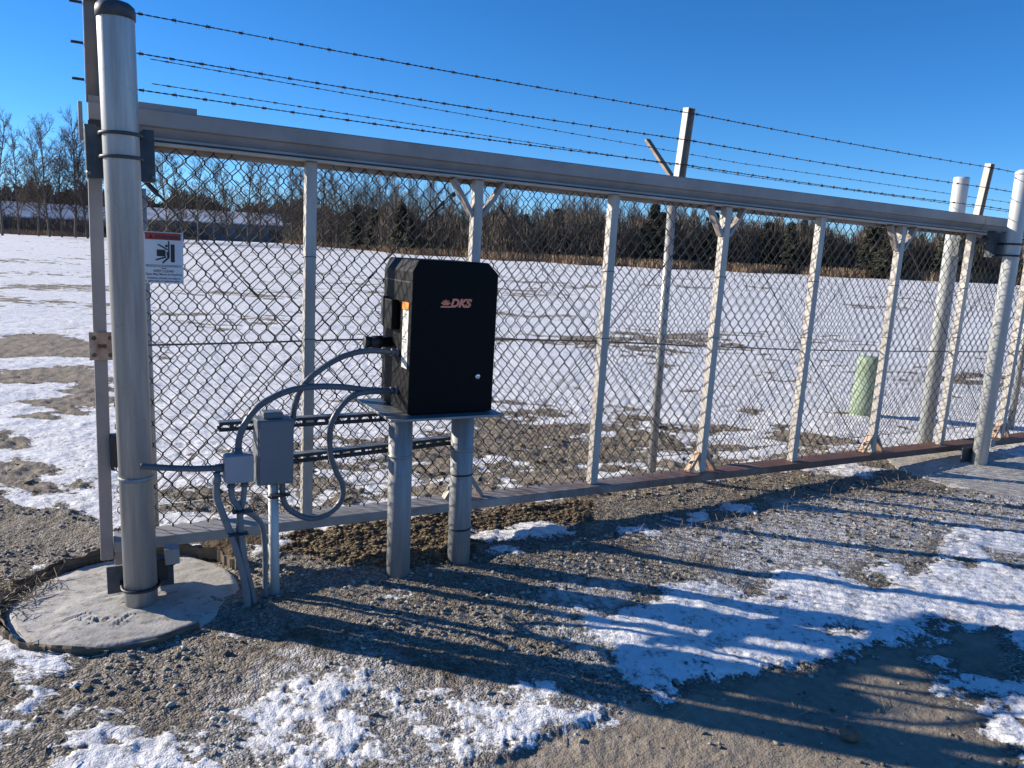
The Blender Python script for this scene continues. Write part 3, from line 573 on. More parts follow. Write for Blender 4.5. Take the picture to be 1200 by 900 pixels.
def shed(A, B, top, depth, name, label, wall, bays, wh):
    A = np.array([A[0], A[1], 0.0]); B = np.array([B[0], B[1], 0.0]); d = B - A; L = np.linalg.norm(d); d /= L; nb = np.array([-d[1], d[0], 0])
    if np.dot(nb, A) < 0: nb = -nb
    H_ = top - ZG; e = empty(name, A + Z3 * ZG, label, 'building')
    c = (A + B) / 2 + nb * depth / 2
    mb = MB().box(c + Z3 * (ZG + wh / 2 - .2), (d, nb, Z3), (L, depth, wh + .4)); mb.build('wall', wall, e)
    rp = [A - d * .5 - nb * .6 + Z3 * (ZG + wh), A - d * .5 + nb * depth / 2 + Z3 * (ZG + H_), A - d * .5 + nb * (depth + .6) + Z3 * (ZG + wh), A - d * .5 + nb * (depth + .6) + Z3 * (ZG + wh - .25), A - d * .5 - nb * .6 + Z3 * (ZG + wh - .25)]
    MB().prism(rp, d * (L + 1)).build('roof', M['snowroof'], e, 'snow covered low roof')
    for k in range(bays):
        w0 = A + d * L * (k + .5) / bays - nb * .06
        f = MB().box(w0 + Z3 * (ZG + wh * .48), (d, nb, Z3), (L / bays * .55, .12, wh * .42)); f.build('window', M['glass'], e)
    return e
b = DATA['bld']
shed(b[0][0], b[0][1], b[0][2] - .2, 16, 'long_shed', 'long blue grey shed with snowy roof seen left of the steel post', M['siding'], 6, 3.4)
shed(b[1][0], b[1][1], b[1][2], 18, 'low_warehouse', 'wide grey warehouse with snow on its roof behind the left gate bay', M['siding2'], 9, 4.6)
shed(b[2][0], b[2][1], b[2][2] - 1.2, 14, 'small_warehouse', 'smaller snowy roofed building right of the wide grey warehouse', M['siding2'], 5, 3.0)

# ------------------------------------------------------------------ chain link
def chain_link(u0, u1, v0, v1, n0, r, du=0.0795, dv=0.1015, fr=None, phase=0.0):
    mb = MB(); k0 = int((u1 - u0) / (du / 2)); rn = random.Random(int(u0 * 10 + 50))
    fr = fr or G
    for k in range(k0):
        ua = u0 + k * du / 2; pts = []; m = int((v1 - v0) / (dv / 2))
        for j in range(m + 1):
            s_ = (j + k) % 2; vv = v0 + j * dv / 2
            w = 0.007 * math.sin(ua * 3.1 + vv * 2.0) + 0.004 * math.sin(ua * 9 + vv * 7) + rn.uniform(-.0012, .0012)
            sag = 0.006 * math.sin(ua * 1.7 + 1) * (1 - vv) + 0.0035 * math.sin(ua * 11 + vv * 5) + rn.uniform(-.0012, .0012)
            side = 1 if s_ else -1
            c_ = ua + (du / 4) + side * (du / 4 + r * 0.6); 
            pts.append(fr(c_ - side * 0.0035, n0 + w - r * 0.9, vv - 0.0085 + sag)); pts.append(fr(c_ - side * 0.0035, n0 + w + r * 0.9, vv + 0.0085 + sag))
        mb.tube(pts, r, 4, caps=False)
        if k % 2 == 0:      # twisted knuckle on the top selvage
            top = fr(ua, n0, v0 + m * dv / 2)
            mb.tube([top + V * -.008 + U * .006, top + V * .008, top + V * .004 - U * .008], r * 1.3, 4)
    return mb

# ------------------------------------------------------------------ the sliding gate
gate = empty('sliding_gate', G(-0.33, -0.07, 0), 'long aluminium cantilever sliding gate with chain link infill and barbed wire on top', 'gate')
UE = 9.1
def profile(pr, u0, u1):   # (n, v) outline pushed along the gate
    return MB().prism([G(u0, n_, v_) for n_, v_ in pr], (u1 - u0) * U)
profile([(0, 1.880), (0.002, 1.942), (-0.003, 1.947), (-0.147, 1.947), (-0.15, 1.943), (-0.15, 1.783), (-0.122, 1.783), (-0.122, 1.822), (-0.006, 1.822), (-0.006, 1.832), (-0.034, 1.838), (-0.014, 1.874), (-0.004, 1.876)], -0.345, 6.02).build('top_beam', M['alu'], gate)
profile([(0, 1.880), (0.002, 1.942), (-0.003, 1.947), (-0.147, 1.947), (-0.15, 1.943), (-0.15, 1.783), (-0.122, 1.783), (-0.122, 1.822), (-0.006, 1.822), (-0.006, 1.832), (-0.034, 1.838), (-0.014, 1.874), (-0.004, 1.876)], 6.026, UE).build('top_beam', M['alu'], gate)
profile([(-0.002, 1.806), (-0.002, 1.813), (-0.118, 1.813), (-0.118, 1.806)], -0.30, UE - .03).build('beam_lip', M['alu_white'], gate)
profile([(-0.010, 1.814), (-0.010, 1.821), (-0.116, 1.821), (-0.116, 1.814)], -0.29, UE - .05).build('slot_shade', M['black'], gate)  # solid black bar, paints the shade in the gap above the lip
MB().gbox(-.348, -.30, -.004, -.14, 1.80, 1.872, .002).build('track_end', M['black'], gate)  # black block: painted dark of the hollow beam end, plus its trolley wheel
profile([(-0.03, 1.950), (-0.03, 1.975), (-0.09, 1.975), (-0.09, 1.950)], -0.345, 0.077).build('top_strip', M['alu'], gate)
# bottom rail: flat aluminium tube, rust-stained to the right
m, nt, p = new_mat('rail aluminium with rust stain'); tc = nd(nt, 'ShaderNodeTexCoord'); sx = nd(nt, 'ShaderNodeSeparateXYZ'); nt.links.new(tc.outputs['Object'], sx.inputs[0])
nz = nd(nt, 'ShaderNodeTexNoise', Scale=6.0, Detail=8.0, Roughness=0.7); nt.links.new(tc.outputs['Object'], nz.inputs[0])
f = mth(nt, 'ADD', mth(nt, 'MULTIPLY', sx.outputs[0], 0.28), mth(nt, 'MULTIPLY', nz.outputs[0], 1.2))
f = ramp(nt, mth(nt, 'SUBTRACT', f, 0.75, True), [(0.15, (0, 0, 0)), (0.85, (1, 1, 1))]).outputs[0]
alc = ramp(nt, nz.outputs[0], [(0.3, (0.40, 0.385, 0.37)), (0.7, (0.27, 0.255, 0.245))]).outputs[0]
rc = ramp(nt, nz.outputs[0], [(0.3, (0.26, 0.135, 0.09)), (0.7, (0.15, 0.08, 0.06))]).outputs[0]
nt.links.new(mixc(nt, f, alc, rc), p.inputs['Base Color']); p.inputs['Roughness'].default_value = 0.6; p.inputs['Metallic'].default_value = 0.2
MB().gbox(-0.30, UE, 0, -0.15, -0.022, 0.028, 0.004).build('bottom_rail', m, gate)
MB().gbox(-0.355, -0.302, -0.012, -0.09, -0.06, 1.802, 0.004).build('end_post', M['alu'], gate)
MB().gbox(-0.298, -0.15, -0.02, -0.08, -0.095, -0.025, 0.004).build('end_foot', M['alu'], gate)
POSTS = [0.59, 1.485, 2.385, 3.285, 4.185, 5.085, 5.985, 6.885, 7.785]
NP0, NP1 = -0.045, -0.098
for i, u in enumerate(POSTS):
    truss = i % 2 == 1
    P_ = MB().gbox(u - .026, u + .026, NP0, NP1, 0.029, 1.805, 0.003).build('post', M['alu_white'], gate, 'truss post with angled gussets top and bottom' if truss else None)
    MB().tube([G(u - .030, NP1 - .004, 0.93 + .02), G(u - .029, NP0 + .003, .952), G(u + .029, NP0 + .003, .952), G(u + .030, NP1 - .004, .95)], 0.0018, 5).build('tie_wire', M['wire'], P_)
    MB().tube([G(u - .030, NP1 - .004, 1.35), G(u - .029, NP0 + .003, 1.356), G(u + .029, NP0 + .003, 1.356), G(u + .030, NP1 - .004, 1.35)], 0.0018, 5).build('tie_wire', M['wire'], P_)
    if truss:
        for s in (-1, 1):
            for (va, vb, mt) in ((1.62, 1.800, M['alu']), (0.165, 0.035, M['rustalu'] if i > 1 else M['alu'])):
                a_ = G(u + s * .03, -.07, va); b_ = G(u + s * .150 if va > 1 else u + s * .115, -.07, vb)
                dd = b_ - a_; L_ = np.linalg.norm(dd); dd /= L_; sd2 = np.cross(dd, N)
                MB().box((a_ + b_) / 2, (dd, N, sd2), (L_, .05, .022), 0.002).build('gusset', mt, P_)
            MB().lathe(G(u + s * .125, -.105, 1.72), [(0.013, -.004), (0.013, .004)], 12, N).build('eye_bolt', M['dark_galv'], P_)
            MB().lathe(G(u + s * .125, -.105, 0.115), [(0.013, -.004), (0.013, .004)], 12, N).build('eye_bolt', M['dark_galv'], P_)
# crossing brace rods, bay by bay
bays = [(-0.33, 1.485), (1.485, 3.285), (3.285, 5.085), (5.085, 6.885), (6.885, 8.685)]
for a_, b_ in bays:
    for fl in (0, 1):
        p0 = G(a_ + .13, -.127, 1.72 if fl else .115); p1 = G(b_ - .13, -.127, .115 if fl else 1.72)
        mb = MB().tube([p0, p1], 0.0030, 6)
        q = p0 if fl else p1; d_ = (p1 - p0) / np.linalg.norm(p1 - p0) * (1 if fl else -1)
        mb.tube([q + d_ * .05, q + d_ * .06, q + d_ * .17, q + d_ * .18], [.004, .009, .009, .004], 8)
        mb.build('brace_rod', M['barb'], gate)
mr = [(-0.31, .915), (0.34, .928), (0.763, .940), (1.485, .945), (2.385, .925), (3.285, .888), (4.185, .857), (5.085, .838), (5.985, .826), (6.885, .812), (UE - .1, .80)]
MB().tube(smooth_path([G(u, -.106, v) for u, v in mr], 4), 0.0048, 6).build('mid_rod', M['rod'], gate)
chain_link(-0.28, UE - .05, 0.035, 1.875, -0.118, 0.0027).build('chain_link_mesh', M['wire'], gate, fix=False)
for u in (-0.325, 2.855, 6.00):
    arm = MB(); t0 = 1.949 if u < 0 else 1.949
    lean = 0.085
    a_ = G(u, -.055, t0); b_ = G(u, -.055 + lean * .40, 2.352); dd = (b_ - a_); L_ = np.linalg.norm(dd); dd /= L_
    fw_ = np.cross(dd, U); fw_ = fw_ if np.dot(fw_, N) > 0 else -fw_; cc = (a_ + b_) / 2
    for s_ in (-1, 1): arm.box(cc + U * s_ * .0255, (U, fw_, dd), (.004, .05, L_), 0.001)
    arm.box(cc - fw_ * .023, (U, fw_, dd), (.046, .004, L_)); arm.box(b_ + dd * .001, (U, fw_, dd), (.055, .05, .003))
    A_ = arm.build('wire_arm', M['alu_white'] if u > 0 else M['alu'], gate)
    for vv in (2.318, 2.165, 2.024):
        nn = -.055 + lean * (vv - 1.949)
        MB().tube([G(u - .075, nn, vv + .012), G(u - .03, nn, vv + .012)] if u < 0 else [G(u - .032, nn + .03, vv), G(u - .006, nn + .034, vv - .004), G(u + .03, nn + .03, vv + .004)], 0.006 if u < 0 else 0.0025, 6).build('tie_bolt', M['black'] if u < 0 else M['barb'], A_)
        if u < 0: MB().gbox(u + .028, u + .125, nn - .014, nn + .014, vv - .012, vv + .014, .003).build('wire_clamp', M['dark_galv'], A_)
def barbed(path_fn, t0, t1, rs_, step, off, barb=0.016, nturn=16, seed=1):
    mb = MB(); L_ = t1 - t0; k = int(L_ * nturn * 6); rn = random.Random(seed)
    for ph in (0, math.pi):
        pts = []
        for i in range(k + 1):
            t = t0 + L_ * i / k; a = i / 6 * 2 * math.pi + ph; pts.append(path_fn(t) + off * (math.cos(a) * N + math.sin(a) * V))
        mb.tube(pts, rs_, 4, caps=False)
    t = t0 + step * .6
    while t < t1:
        c = path_fn(t); rot = rn.uniform(0, 6)
        mb.tube([c + U * (-.010), c + U * .010], off * 2.1 + rs_, 6)
        for q in range(4):
            a = rot + q * math.pi / 2 + rn.uniform(-.3, .3); d = math.cos(a) * N + math.sin(a) * V + U * rn.uniform(-.5, .5)
            mb.tube([c + U * (.005 if q % 2 else -.005), c + U * (.005 if q % 2 else -.005) + d * barb], [rs_ * .9, rs_ * .35], 4, caps=False)
        t += step * rn.uniform(.93, 1.07)
    return mb
for k, vv in enumerate((2.320, 2.166, 2.022)):
    nn = -.022 + 0.085 * (vv - 1.949)
    fn = lambda t, vv=vv, nn=nn: G(t, nn, vv - 0.010 * abs(math.sin((t + .33) / 3.17 * math.pi)))
    barbed(fn, -0.22, UE, 0.0017, 0.127, 0.0018, seed=k).build('barbed_wire', M['barb'], gate, fix=False)
cp = MB().gbox(-0.372, -0.272, .004, -.008, .868, .990, .002).build('catch_plate', M['rustalu'], gate, 'rusty catch plate with four bolts')
for du_, dv_ in ((-.352, .965), (-.29, .965), (-.352, .89), (-.29, .89), (-.33, .93), (-.312, .93)):
    MB().lathe(G(du_, .003, dv_), [(0.009, 0), (0.009, .008), (.004, .009)], 8, N).build('bolt', M['rust'], cp)
MB().gbox(-0.305, -0.262, .03, -.04, .385, .53, .006).build('bump_stop', M['black'], gate)
MB().gbox(-0.382, -0.366, -.02, -.06, 1.79, 1.945, .002).build('stop_plate', M['alu'], gate)

# ------------------------------------------------------------------ roller posts
def gate_post(name, u, n_, r, ztop, zbot, mat, label, cap, face, low=True, side=1):
    """side: +1 drive side, -1 field side of the gate"""
    b0 = GP(u, n_, zbot); e = empty(name, b0, label, 'post', 'steel posts carrying the gate rollers')
    MB().lathe(b0, [(r, 0), (r, ztop - zbot - .012), (r * .985, ztop - zbot)], 40).build('pipe', mat, e)
    if cap:
        MB().lathe(b0 + Z3 * (ztop - zbot - .035), [(r * 1.07, 0), (r * 1.07, .03), (r * 1.02, .045), (r * .8, .058), (r * .4, .066), (.004, .068)], 36).build('cap', M['black'] if cap == 2 else M['dark_galv'], e)
    return e
def uclamp(e, u, n_, z, r, mat, side=1, thick=0.007):
    c = GP(u, n_, z); pts = []
    for k in range(25):
        a = -math.pi * .5 - math.pi * .62 + k / 24 * math.pi * 1.24 + math.pi
        pts.append(c + (r + thick) * (math.sin(a) * -UH + -math.cos(a) * N * -side) )
    pts = [c + (r + thick) * (math.cos(t) * UH + math.sin(t) * N * side) for t in np.linspace(0, math.pi, 20)]
    pts = [pts[0] - N * side * (r + .05)] + pts + [pts[-1] - N * side * (r + .05)]
    return MB().tube(pts, thick, 8).build('u_bolt', mat, e)
UL, NL, RL = -0.206, 0.225, 0.067
PL = gate_post('roller_post', UL, NL, RL, 2.335, -0.12, M['galv'], 'thick galvanised post with dark cap rising from the round concrete pad', 1, 1)
for z in (1.872, 1.782): uclamp(PL, UL, NL, z, RL, M['dark_galv'])
uclamp(PL, UL, NL, -0.035, RL, M['black'])
MB().lathe(GP(UL, NL, .452), [(RL + .0015, 0), (RL + .003, .002), (RL + .003, .016), (RL + .0015, .018)], 36).build('strap', M['strut'], PL)
# upper roller housing: plates both sides of the pipe plus two rollers biting the beam
def rollers(e, u, n_, side, zc, sgn):
    hb = MB().box(GP(u, n_ - side * .085, zc), (UH, N, Z3), (.25, .012, .20), .002); h = hb.build('roller_bracket', M['dark_galv'], e)
    for s in (-1, 1):
        MB().box(GP(u + s * .105, n_ - side * .115, zc + .005), (UH, N, Z3), (.045, .055, .21), .004).build('roller_plate', M['dark_galv'], h)
        MB().lathe(GP(u + s * .10, n_ - side * .15, zc + .045), [(0.018, -.03), (.030, -.028), (.030, .028), (.018, .03)], 18, N).build('roller', M['black'], h)
        MB().lathe(GP(u + s * .118, n_ - side * .075, zc - .085), [(0.009, 0), (.009, .012)], 6, Z3).build('nut', M['strut'], h)
rollers(PL, UL, NL, 1, 1.80, 1)
def lower_roller(e, u, n_, side, z):
    h = MB().box(GP(u + .005, n_ - side * .078, z + .012), (UH, N, Z3), (.27, .010, .125), .002).build('lower_bracket', M['dark_galv'], e)
    MB().box(GP(u + .130, n_ - side * .02, z + .118), (UH, N, Z3), (.058, .08, .070), .003).build('roller_housing', M['alu'], h)
    MB().lathe(GP(u + .13, n_ - side * .10, z + .07), [(0.03, -.03), (.034, -.02), (.034, .02), (.03, .03)], 20, N).build('roller', M['black'], h)
    MB().box(GP(u + .09, n_ - side * .045, z + .05), (UH, N, Z3), (.05, .05, .10), .004).build('roller_fork', M['black'], h)
lower_roller(PL, UL, NL, 1, -.035)
UR, NR, RR_ = 6.10, 0.217, 0.058
PR = gate_post('roller_post', UR, NR, RR_, 2.228, -0.16, M['galv_white'], 'front steel post near the right edge, on the drive side of the gate', 0, 1)
MB().lathe(GP(UR, NR, 2.222), [(RR_ * 1.05, 0), (RR_ * 1.05, .02), (RR_ * .6, .04), (.004, .046)], 30).build('cap', M['galv_white'], PR)
for z in (1.69, 1.60): uclamp(PR, UR, NR, z, RR_, M['black'])
rollers(PR, UR, NR, 1, 1.68, 1)
lower_roller(PR, UR, NR, 1, -.06)
UB, NB_ = 6.25, -0.37
PB = gate_post('roller_post', UB, NB_, 0.062, 2.245, -0.16, M['galv_white'], 'rear steel post on the field side of the gate, left of the slanted arm', 0, 1)
MB().lathe(GP(UB, NB_, 2.243), [(.060, 0), (.060, .006)], 30).build('cap', M['galv_white'], PB)
rollers(PB, UB, NB_, -1, 1.68, 1)

# ------------------------------------------------------------------ concrete pads
def pad(name, c, r, h, label, seed, sx_=1.0, board=True):
    e = empty(name, (c[0], c[1], -.16), label, 'concrete footing', 'round concrete post footings')
    rn = np.random.RandomState(seed); mb = MB(); rings = 46; S = 150; vs = [(c[0], c[1], h + .012)]
    for i in range(1, rings + 1):
        for j in range(S):
            t = j / S * 6.28318; rr = r * i / rings * (1 + .018 * math.sin(3 * t + seed) + .012 * math.sin(7 * t))
            vs.append((c[0] + rr * math.cos(t) * sx_, c[1] + rr * math.sin(t), 0))
    A = np.array(vs); q = np.hypot((A[:, 0] - c[0]) / sx_, A[:, 1] - c[1]) / r
    A[:, 2] = h + .012 * (1 - q ** 2) + .006 * fbm(A[:, 0], A[:, 1], 4, 3, seed) + .012 * (np.abs(fbm(A[:, 0] * .45 + A[:, 1] * .5, A[:, 1] - A[:, 0] * .6, 15, 3, seed + 2)) ** .8) - .02 * sstep(q, .93, 1.02)
    if board:  # strokes scratched in the wet concrete with a stick
        W = c[0] - .0
        for (x0, y0, x1, y1) in ((-1.84, 2.93, -1.77, 3.03), (-1.77, 2.985, -1.73, 2.965), (-1.73, 2.965, -1.72, 3.0), (-1.66, 2.96, -1.655, 3.01), (-1.60, 2.94, -1.585, 3.04), (-1.70, 2.985, -1.67, 2.96)):
            ex, ey = x1 - x0, y1 - y0; t = np.clip(((A[:, 0] - x0) * ex + (A[:, 1] - y0) * ey) / (ex * ex + ey * ey), 0, 1)
            d = np.hypot(A[:, 0] - x0 - t * ex, A[:, 1] - y0 - t * ey); A[:, 2] -= .010 * np.exp(-(d / .006) ** 2) - .005 * np.exp(-((d - .012) / .005) ** 2)
    low = A[-S:].copy(); low[:, 2] = -.2
    fs = [(0, 1 + j, 1 + (j + 1) % S) for j in range(S)]
    for i in range(rings): 
        for j in range(S):
            a0 = 1 + i * S + j; a1 = 1 + i * S + (j + 1) % S; fs.append((a0, a0 + S, a1 + S, a1))
    mb.add(list(A) + list(low), fs, True); mb.build('slab', M['concrete'], e)
    if board:
        for k, (t0, t1, dr, z0, th) in enumerate(((2.55, 4.55, .022, -.128, .010), (3.05, 5.75, .010, -.135, .007), (0.75, 2.62, .018, -.10, .013), (1.1, 3.1, .05, -.118, .008))):
            pts = []
            bb = MB(); K = 60; vs = []
            for i in range(K + 1):
                t = t0 + (t1 - t0) * i / K; w = .006 * math.sin(i * .5 + k) + .004 * math.sin(i * 1.7)
                for (a_, zz) in ((0, -.03), (0, .026 + .008 * math.sin(i * .33 + k * 2) + w * .5), (th, .024 + w * .5), (th, -.03)):
                    rr = (r + dr + w + a_) ; vs.append((c[0] + rr * math.cos(t) * sx_, c[1] + rr * math.sin(t), z0 + zz))
            fs = [(4 * i + a_, 4 * i + (a_ + 1) % 4, 4 * i + 4 + (a_ + 1) % 4, 4 * i + 4 + a_) for i in range(K) for a_ in range(4)] + [(0, 1, 2, 3), (4 * K + 3, 4 * K + 2, 4 * K + 1, 4 * K)]
            bb.add(vs, fs); bb.build('form_board', M['tube_board'], e)
    return e
M['concrete'] = simple('weathered concrete', (0.55, 0.53, 0.49), (0.39, 0.37, 0.34), 0.88, 0, 7, (1, 1, 1), 1.0, 75, ((0.24, 0.21, 0.175), 26, 0.53, 0.66))
pad('concrete_pad', (-1.685, 3.235), 0.47, -.122, 'large round concrete pad under the thick left post, ringed with torn form board', 3)
pad('concrete_pad', (3.93, 6.08), 0.78, -.125, 'concrete pad under the right hand posts, half crossed by the gate shadow', 5, 1.05, False)

# ------------------------------------------------------------------ fixed fence behind the gate
fence = empty('chain_link_fence', G(-.11, -.5, -.17), 'fixed chain link fence standing just behind the sliding gate', 'fence')
NF = -0.50
for u, nn, r, top in ((-0.11, -.45, .030, 1.70), (3.235, -.519, .031, 1.98), (7.9, -.52, .031, 1.95), (12.2, -.52, .031, 1.95)):
    zb = -.2; pz = lambda z: GP(u, nn, z)
    P_ = MB().lathe(pz(zb), [(r, 0), (r, top - zb)], 20).build('post', M['galv'], fence)
    if u > 1:
        MB().lathe(pz(top - .04), [(r * 1.15, 0), (r * 1.15, .05), (r * .6, .075)], 16).build('post_cap', M['dark_galv'], P_)
        a_ = pz(top + .02); b_ = a_ + Z3 * .30 - N * .33; dd = b_ - a_; L_ = np.linalg.norm(dd); dd /= L_
        MB().box((a_ + b_) / 2, (U, np.cross(dd, U), dd), (.042, .022, L_), .003).build('wire_arm', M['brown_arm'], P_)
def fline(u, n_, v): p = O + u * UH + n_ * N; return np.array([p[0], p[1], v + O[2] - .0166 * u * 1.0])
chain_link(-0.10, 12.3, 0.02, 1.98, NF, 0.0021, 0.083, 0.104, fr=lambda u, n_, v: G(u, n_, v)).build('chain_link_mesh', M['oldwire'], fence, fix=False)
MB().tube([G(-.11, NF, 2.0), G(12.2, NF, 2.0)], .004, 6).build('top_wire', M['oldwire'], fence)
MB().tube([G(-.11, NF, .02), G(12.2, NF, .02)], .003, 6).build('tension_wire', M['galv'], fence)
for k, (va, vb, nn) in enumerate(((2.285, 2.20, -.72), (2.155, 2.10, -.64))):
    barbed(lambda t, va=va, vb=vb, nn=nn: G(t, nn, va + (vb - va) * min(1, t / 4.0) if t < 4 else vb), -0.06, 12.0, 0.0013, 0.13, 0.0013, 0.012, 12, 20 + k).build('barbed_wire', M['barb'], fence, fix=False)

# ------------------------------------------------------------------ gate operator on its two-leg stand
op = empty('gate_operator', GP(1.12, .34, -.14), 'black gate operator cabinet on two thick grey pipe legs', 'gate operator')
c0, c1, f0, f1, h0, h1 = 0.905, 1.337, 0.13, 0.512, 0.668, 1.378
ou = [(c0, h0), (c1, h0), (c1, h1 - .052), (c1 - .055, h1), (c0 + .028, h1), (c0, h1 - .052)]
def cabinet():
    bm = bmesh.new(); fr = [bm.verts.new(Vector(G(u, f1, v))) for u, v in ou]; bk = [bm.verts.new(Vector(G(u, f0, v))) for u, v in ou]
    bm.faces.new(fr); bm.faces.new(list(reversed(bk)))
    for i in range(6): bm.faces.new((fr[i], bk[i], bk[(i + 1) % 6], fr[(i + 1) % 6]))
    bmesh.ops.recalc_face_normals(bm, faces=bm.faces[:]); bmesh.ops.bevel(bm, geom=bm.edges[:], offset=.006, segments=3, affect='EDGES', profile=.5)
    bm.verts.index_update(); mb = MB(); mb.add([v.co for v in bm.verts], [tuple(v.index for v in f.verts) for f in bm.faces]); bm.free(); return mb
cabm = cabinet().build('cabinet', M['cabinet'], op)
# raised hood seam on the left wall
MB().gbox(c0 - .0015, c0 + .002, f0 + .004, f1 - .008, 1.272, 1.277).build('hood_seam', M['black'], cabm)
MB().gbox(.80, 1.372, .07, .575, .652, .664, .002).build('base_plate', M['strut'], op)
LEGS = ((.936, .368), (1.277, .341))
for k, (lu, ln) in enumerate(LEGS):
    lg = MB().lathe(GP(lu, ln, -.2), [(.0575, 0), (.0575, .2 + G(lu, ln, .650)[2])], 36).build('leg', M['galv_dull'], op)
    zc = G(lu, ln, .435)[2]
    MB().lathe(GP(lu, ln, zc), [(.058, 0), (.0615, .001), (.0615, .012), (.058, .013)], 36).build('clamp', M['strut'], lg)
    MB().lathe(GP(lu, ln, G(lu, ln, .632)[2]), [(.058, 0), (.061, .001), (.061, .010), (.058, .011)], 36).build('clamp', M['dark_galv'], lg)
    if k == 1:
        for zz in (.35, .06): MB().lathe(GP(lu, ln, zz), [(.058, 0), (.0605, .001), (.0605, .009), (.058, .010)], 36).build('strap', M['black'], lg)
def strut(u0, v0, u1, v1, n_):
    mb = MB(); a_ = G(u0, n_, v0); b_ = G(u1, n_, v1); d = b_ - a_; L_ = np.linalg.norm(d); d /= L_; up = np.cross(d, N); up = up if up[2] > 0 else -up; c = (a_ + b_) / 2
    fl = MB().box(c + up * .0220, (d, N, up), (L_, .042, .0025)).build('channel_flange', M['strut'], op)
    mb.box(c + up * .0195, (d, N, up), (L_, .041, .002)); mb.box(c - up * .0195, (d, N, up), (L_, .041, .002))
    # slotted web facing the drive, open back
    k = int(L_ / .05)
    mb.box(c + up * .0130 + N * .0195, (d, N, up), (L_, .002, .0110)); mb.box(c - up * .0130 + N * .0195, (d, N, up), (L_, .002, .0110))
    for i in range(k + 1):
        t = -L_ / 2 + L_ * i / k; mb.box(c + d * t + N * .0194, (d, N, up), (.018, .002, .0148))
    mb.box(c - N * .020 + up * .0155, (d, N, up), (L_, .002, .006)); mb.box(c - N * .020 - up * .0155, (d, N, up), (L_, .002, .006))
    return mb
strut(.115, .608, .905, .614, .275).build('strut_channel', M['slotted'], op)
strut(.400, .434, 1.245, .468, .265).build('strut_channel', M['slotted'], op)
MB().lathe(G(1.25, f1 + .0005, .841), [(.013, 0), (.013, .005), (.010, .007), (.004, .007)], 24, N).build('lock', M['lock'], cabm)
def text_part(name, s, size, u, n_, v, mat, parent, shear=0.0, off=0.0, ext=.0008, align='LEFT', sx=1.0, base=G):
    cu = bpy.data.curves.new(name, 'FONT'); cu.body = s; cu.size = size; cu.shear = shear; cu.offset = off; cu.extrude = ext; cu.align_x = align
    to = bpy.data.objects.new('tmp', cu); COL.objects.link(to); bpy.context.view_layer.update()
    me = bpy.data.meshes.new_from_object(to.evaluated_get(bpy.context.evaluated_depsgraph_get())); bpy.data.objects.remove(to); bpy.data.curves.remove(cu)
    og = base(u, n_, v); off_ = np.array(parent['org'])
    for vt in me.vertices: x, y, z = vt.co; vt.co = Vector(og + U * x * sx + V * y + N * z - off_)
    me.name = name; me.materials.clear(); me.materials.append(mat)
    o = bpy.data.objects.new(name, me); COL.objects.link(o); o.parent = parent; o['org'] = list(parent['org']); return o
text_part('logo_lettering', 'DKS', .052, 1.092, f1 + .0014, 1.170, M['orange'], cabm, .28, .0026, sx=1.04)
lg = MB()
for k in range(5):
    a_ = math.pi * (0.12 + 0.76 * k / 4); c_ = np.array([1.070, 1.180]); lg.prism([G(c_[0] + .006 * math.cos(a_ - .5), f1 + .0006, c_[1] + .006 * math.sin(a_ - .5)), G(c_[0] + .024 * math.cos(a_ - .16), f1 + .0006, c_[1] + .022 * math.sin(a_ - .16)), G(c_[0] + .024 * math.cos(a_ + .16), f1 + .0006, c_[1] + .022 * math.sin(a_ + .16)), G(c_[0] + .006 * math.cos(a_ + .5), f1 + .0006, c_[1] + .006 * math.sin(a_ + .5))], N * .0012)
lg.prism([G(1.056, f1 + .0006, 1.177), G(1.084, f1 + .0006, 1.177), G(1.086, f1 + .0006, 1.186), G(1.054, f1 + .0006, 1.186)], N * .0010)
lg.prism([G(1.044, f1 + .0006, 1.166), G(1.096, f1 + .0006, 1.166), G(1.098, f1 + .0006, 1.173), G(1.046, f1 + .0006, 1.173)], N * .0012)
lg.build('logo_emblem', M['orange'], cabm)
# things on the left wall
MB().gbox(c0 - .0012, c0, .405, .476, .878, 1.145).build('sticker', M['paper'], cabm, 'white instruction sticker on the side of the cabinet')
MB().gbox(c0 - .0014, c0, .395, .478, 1.147, 1.182).build('sticker', M['amber'], cabm, 'orange warning sticker on the side of the cabinet')
for k, zz in enumerate((1.125, 1.112, 1.02, 1.008, .996, .915)): MB().gbox(c0 - .0016, c0 - .0012, .415, .460 - .012 * (k % 3), zz, zz + .0035).build('sticker_print', M['inkgrey'], cabm)
MB().gbox(c0 - .034, c0, .225, .345, 1.045, 1.185, .004).build('switch_box', M['cabinet'], op)
MB().gbox(c0 - .016, c0 - .0005, .14, .18, 1.05, 1.19, .002).build('hinge_cover', M['black'], op)
kb = MB().lathe(G(c0 - .13, .24, .973), [(.022, 0), (.030, .004), (.030, .022), (.027, .024), (.027, .040), (.031, .042), (.031, .085), (.024, .088), (.024, .13)], 20, U).build('alarm_horn', M['black'], op)
for (nn, vv) in ((.36, .940), (.36, .757)):
    MB().lathe(G(c0 - .038, nn, vv), [(.0145, 0), (.0185, .002), (.0185, .018), (.016, .02), (.016, .03), (.020, .031), (.020, .038)], 14, U).build('gland', M['liquid'], op)

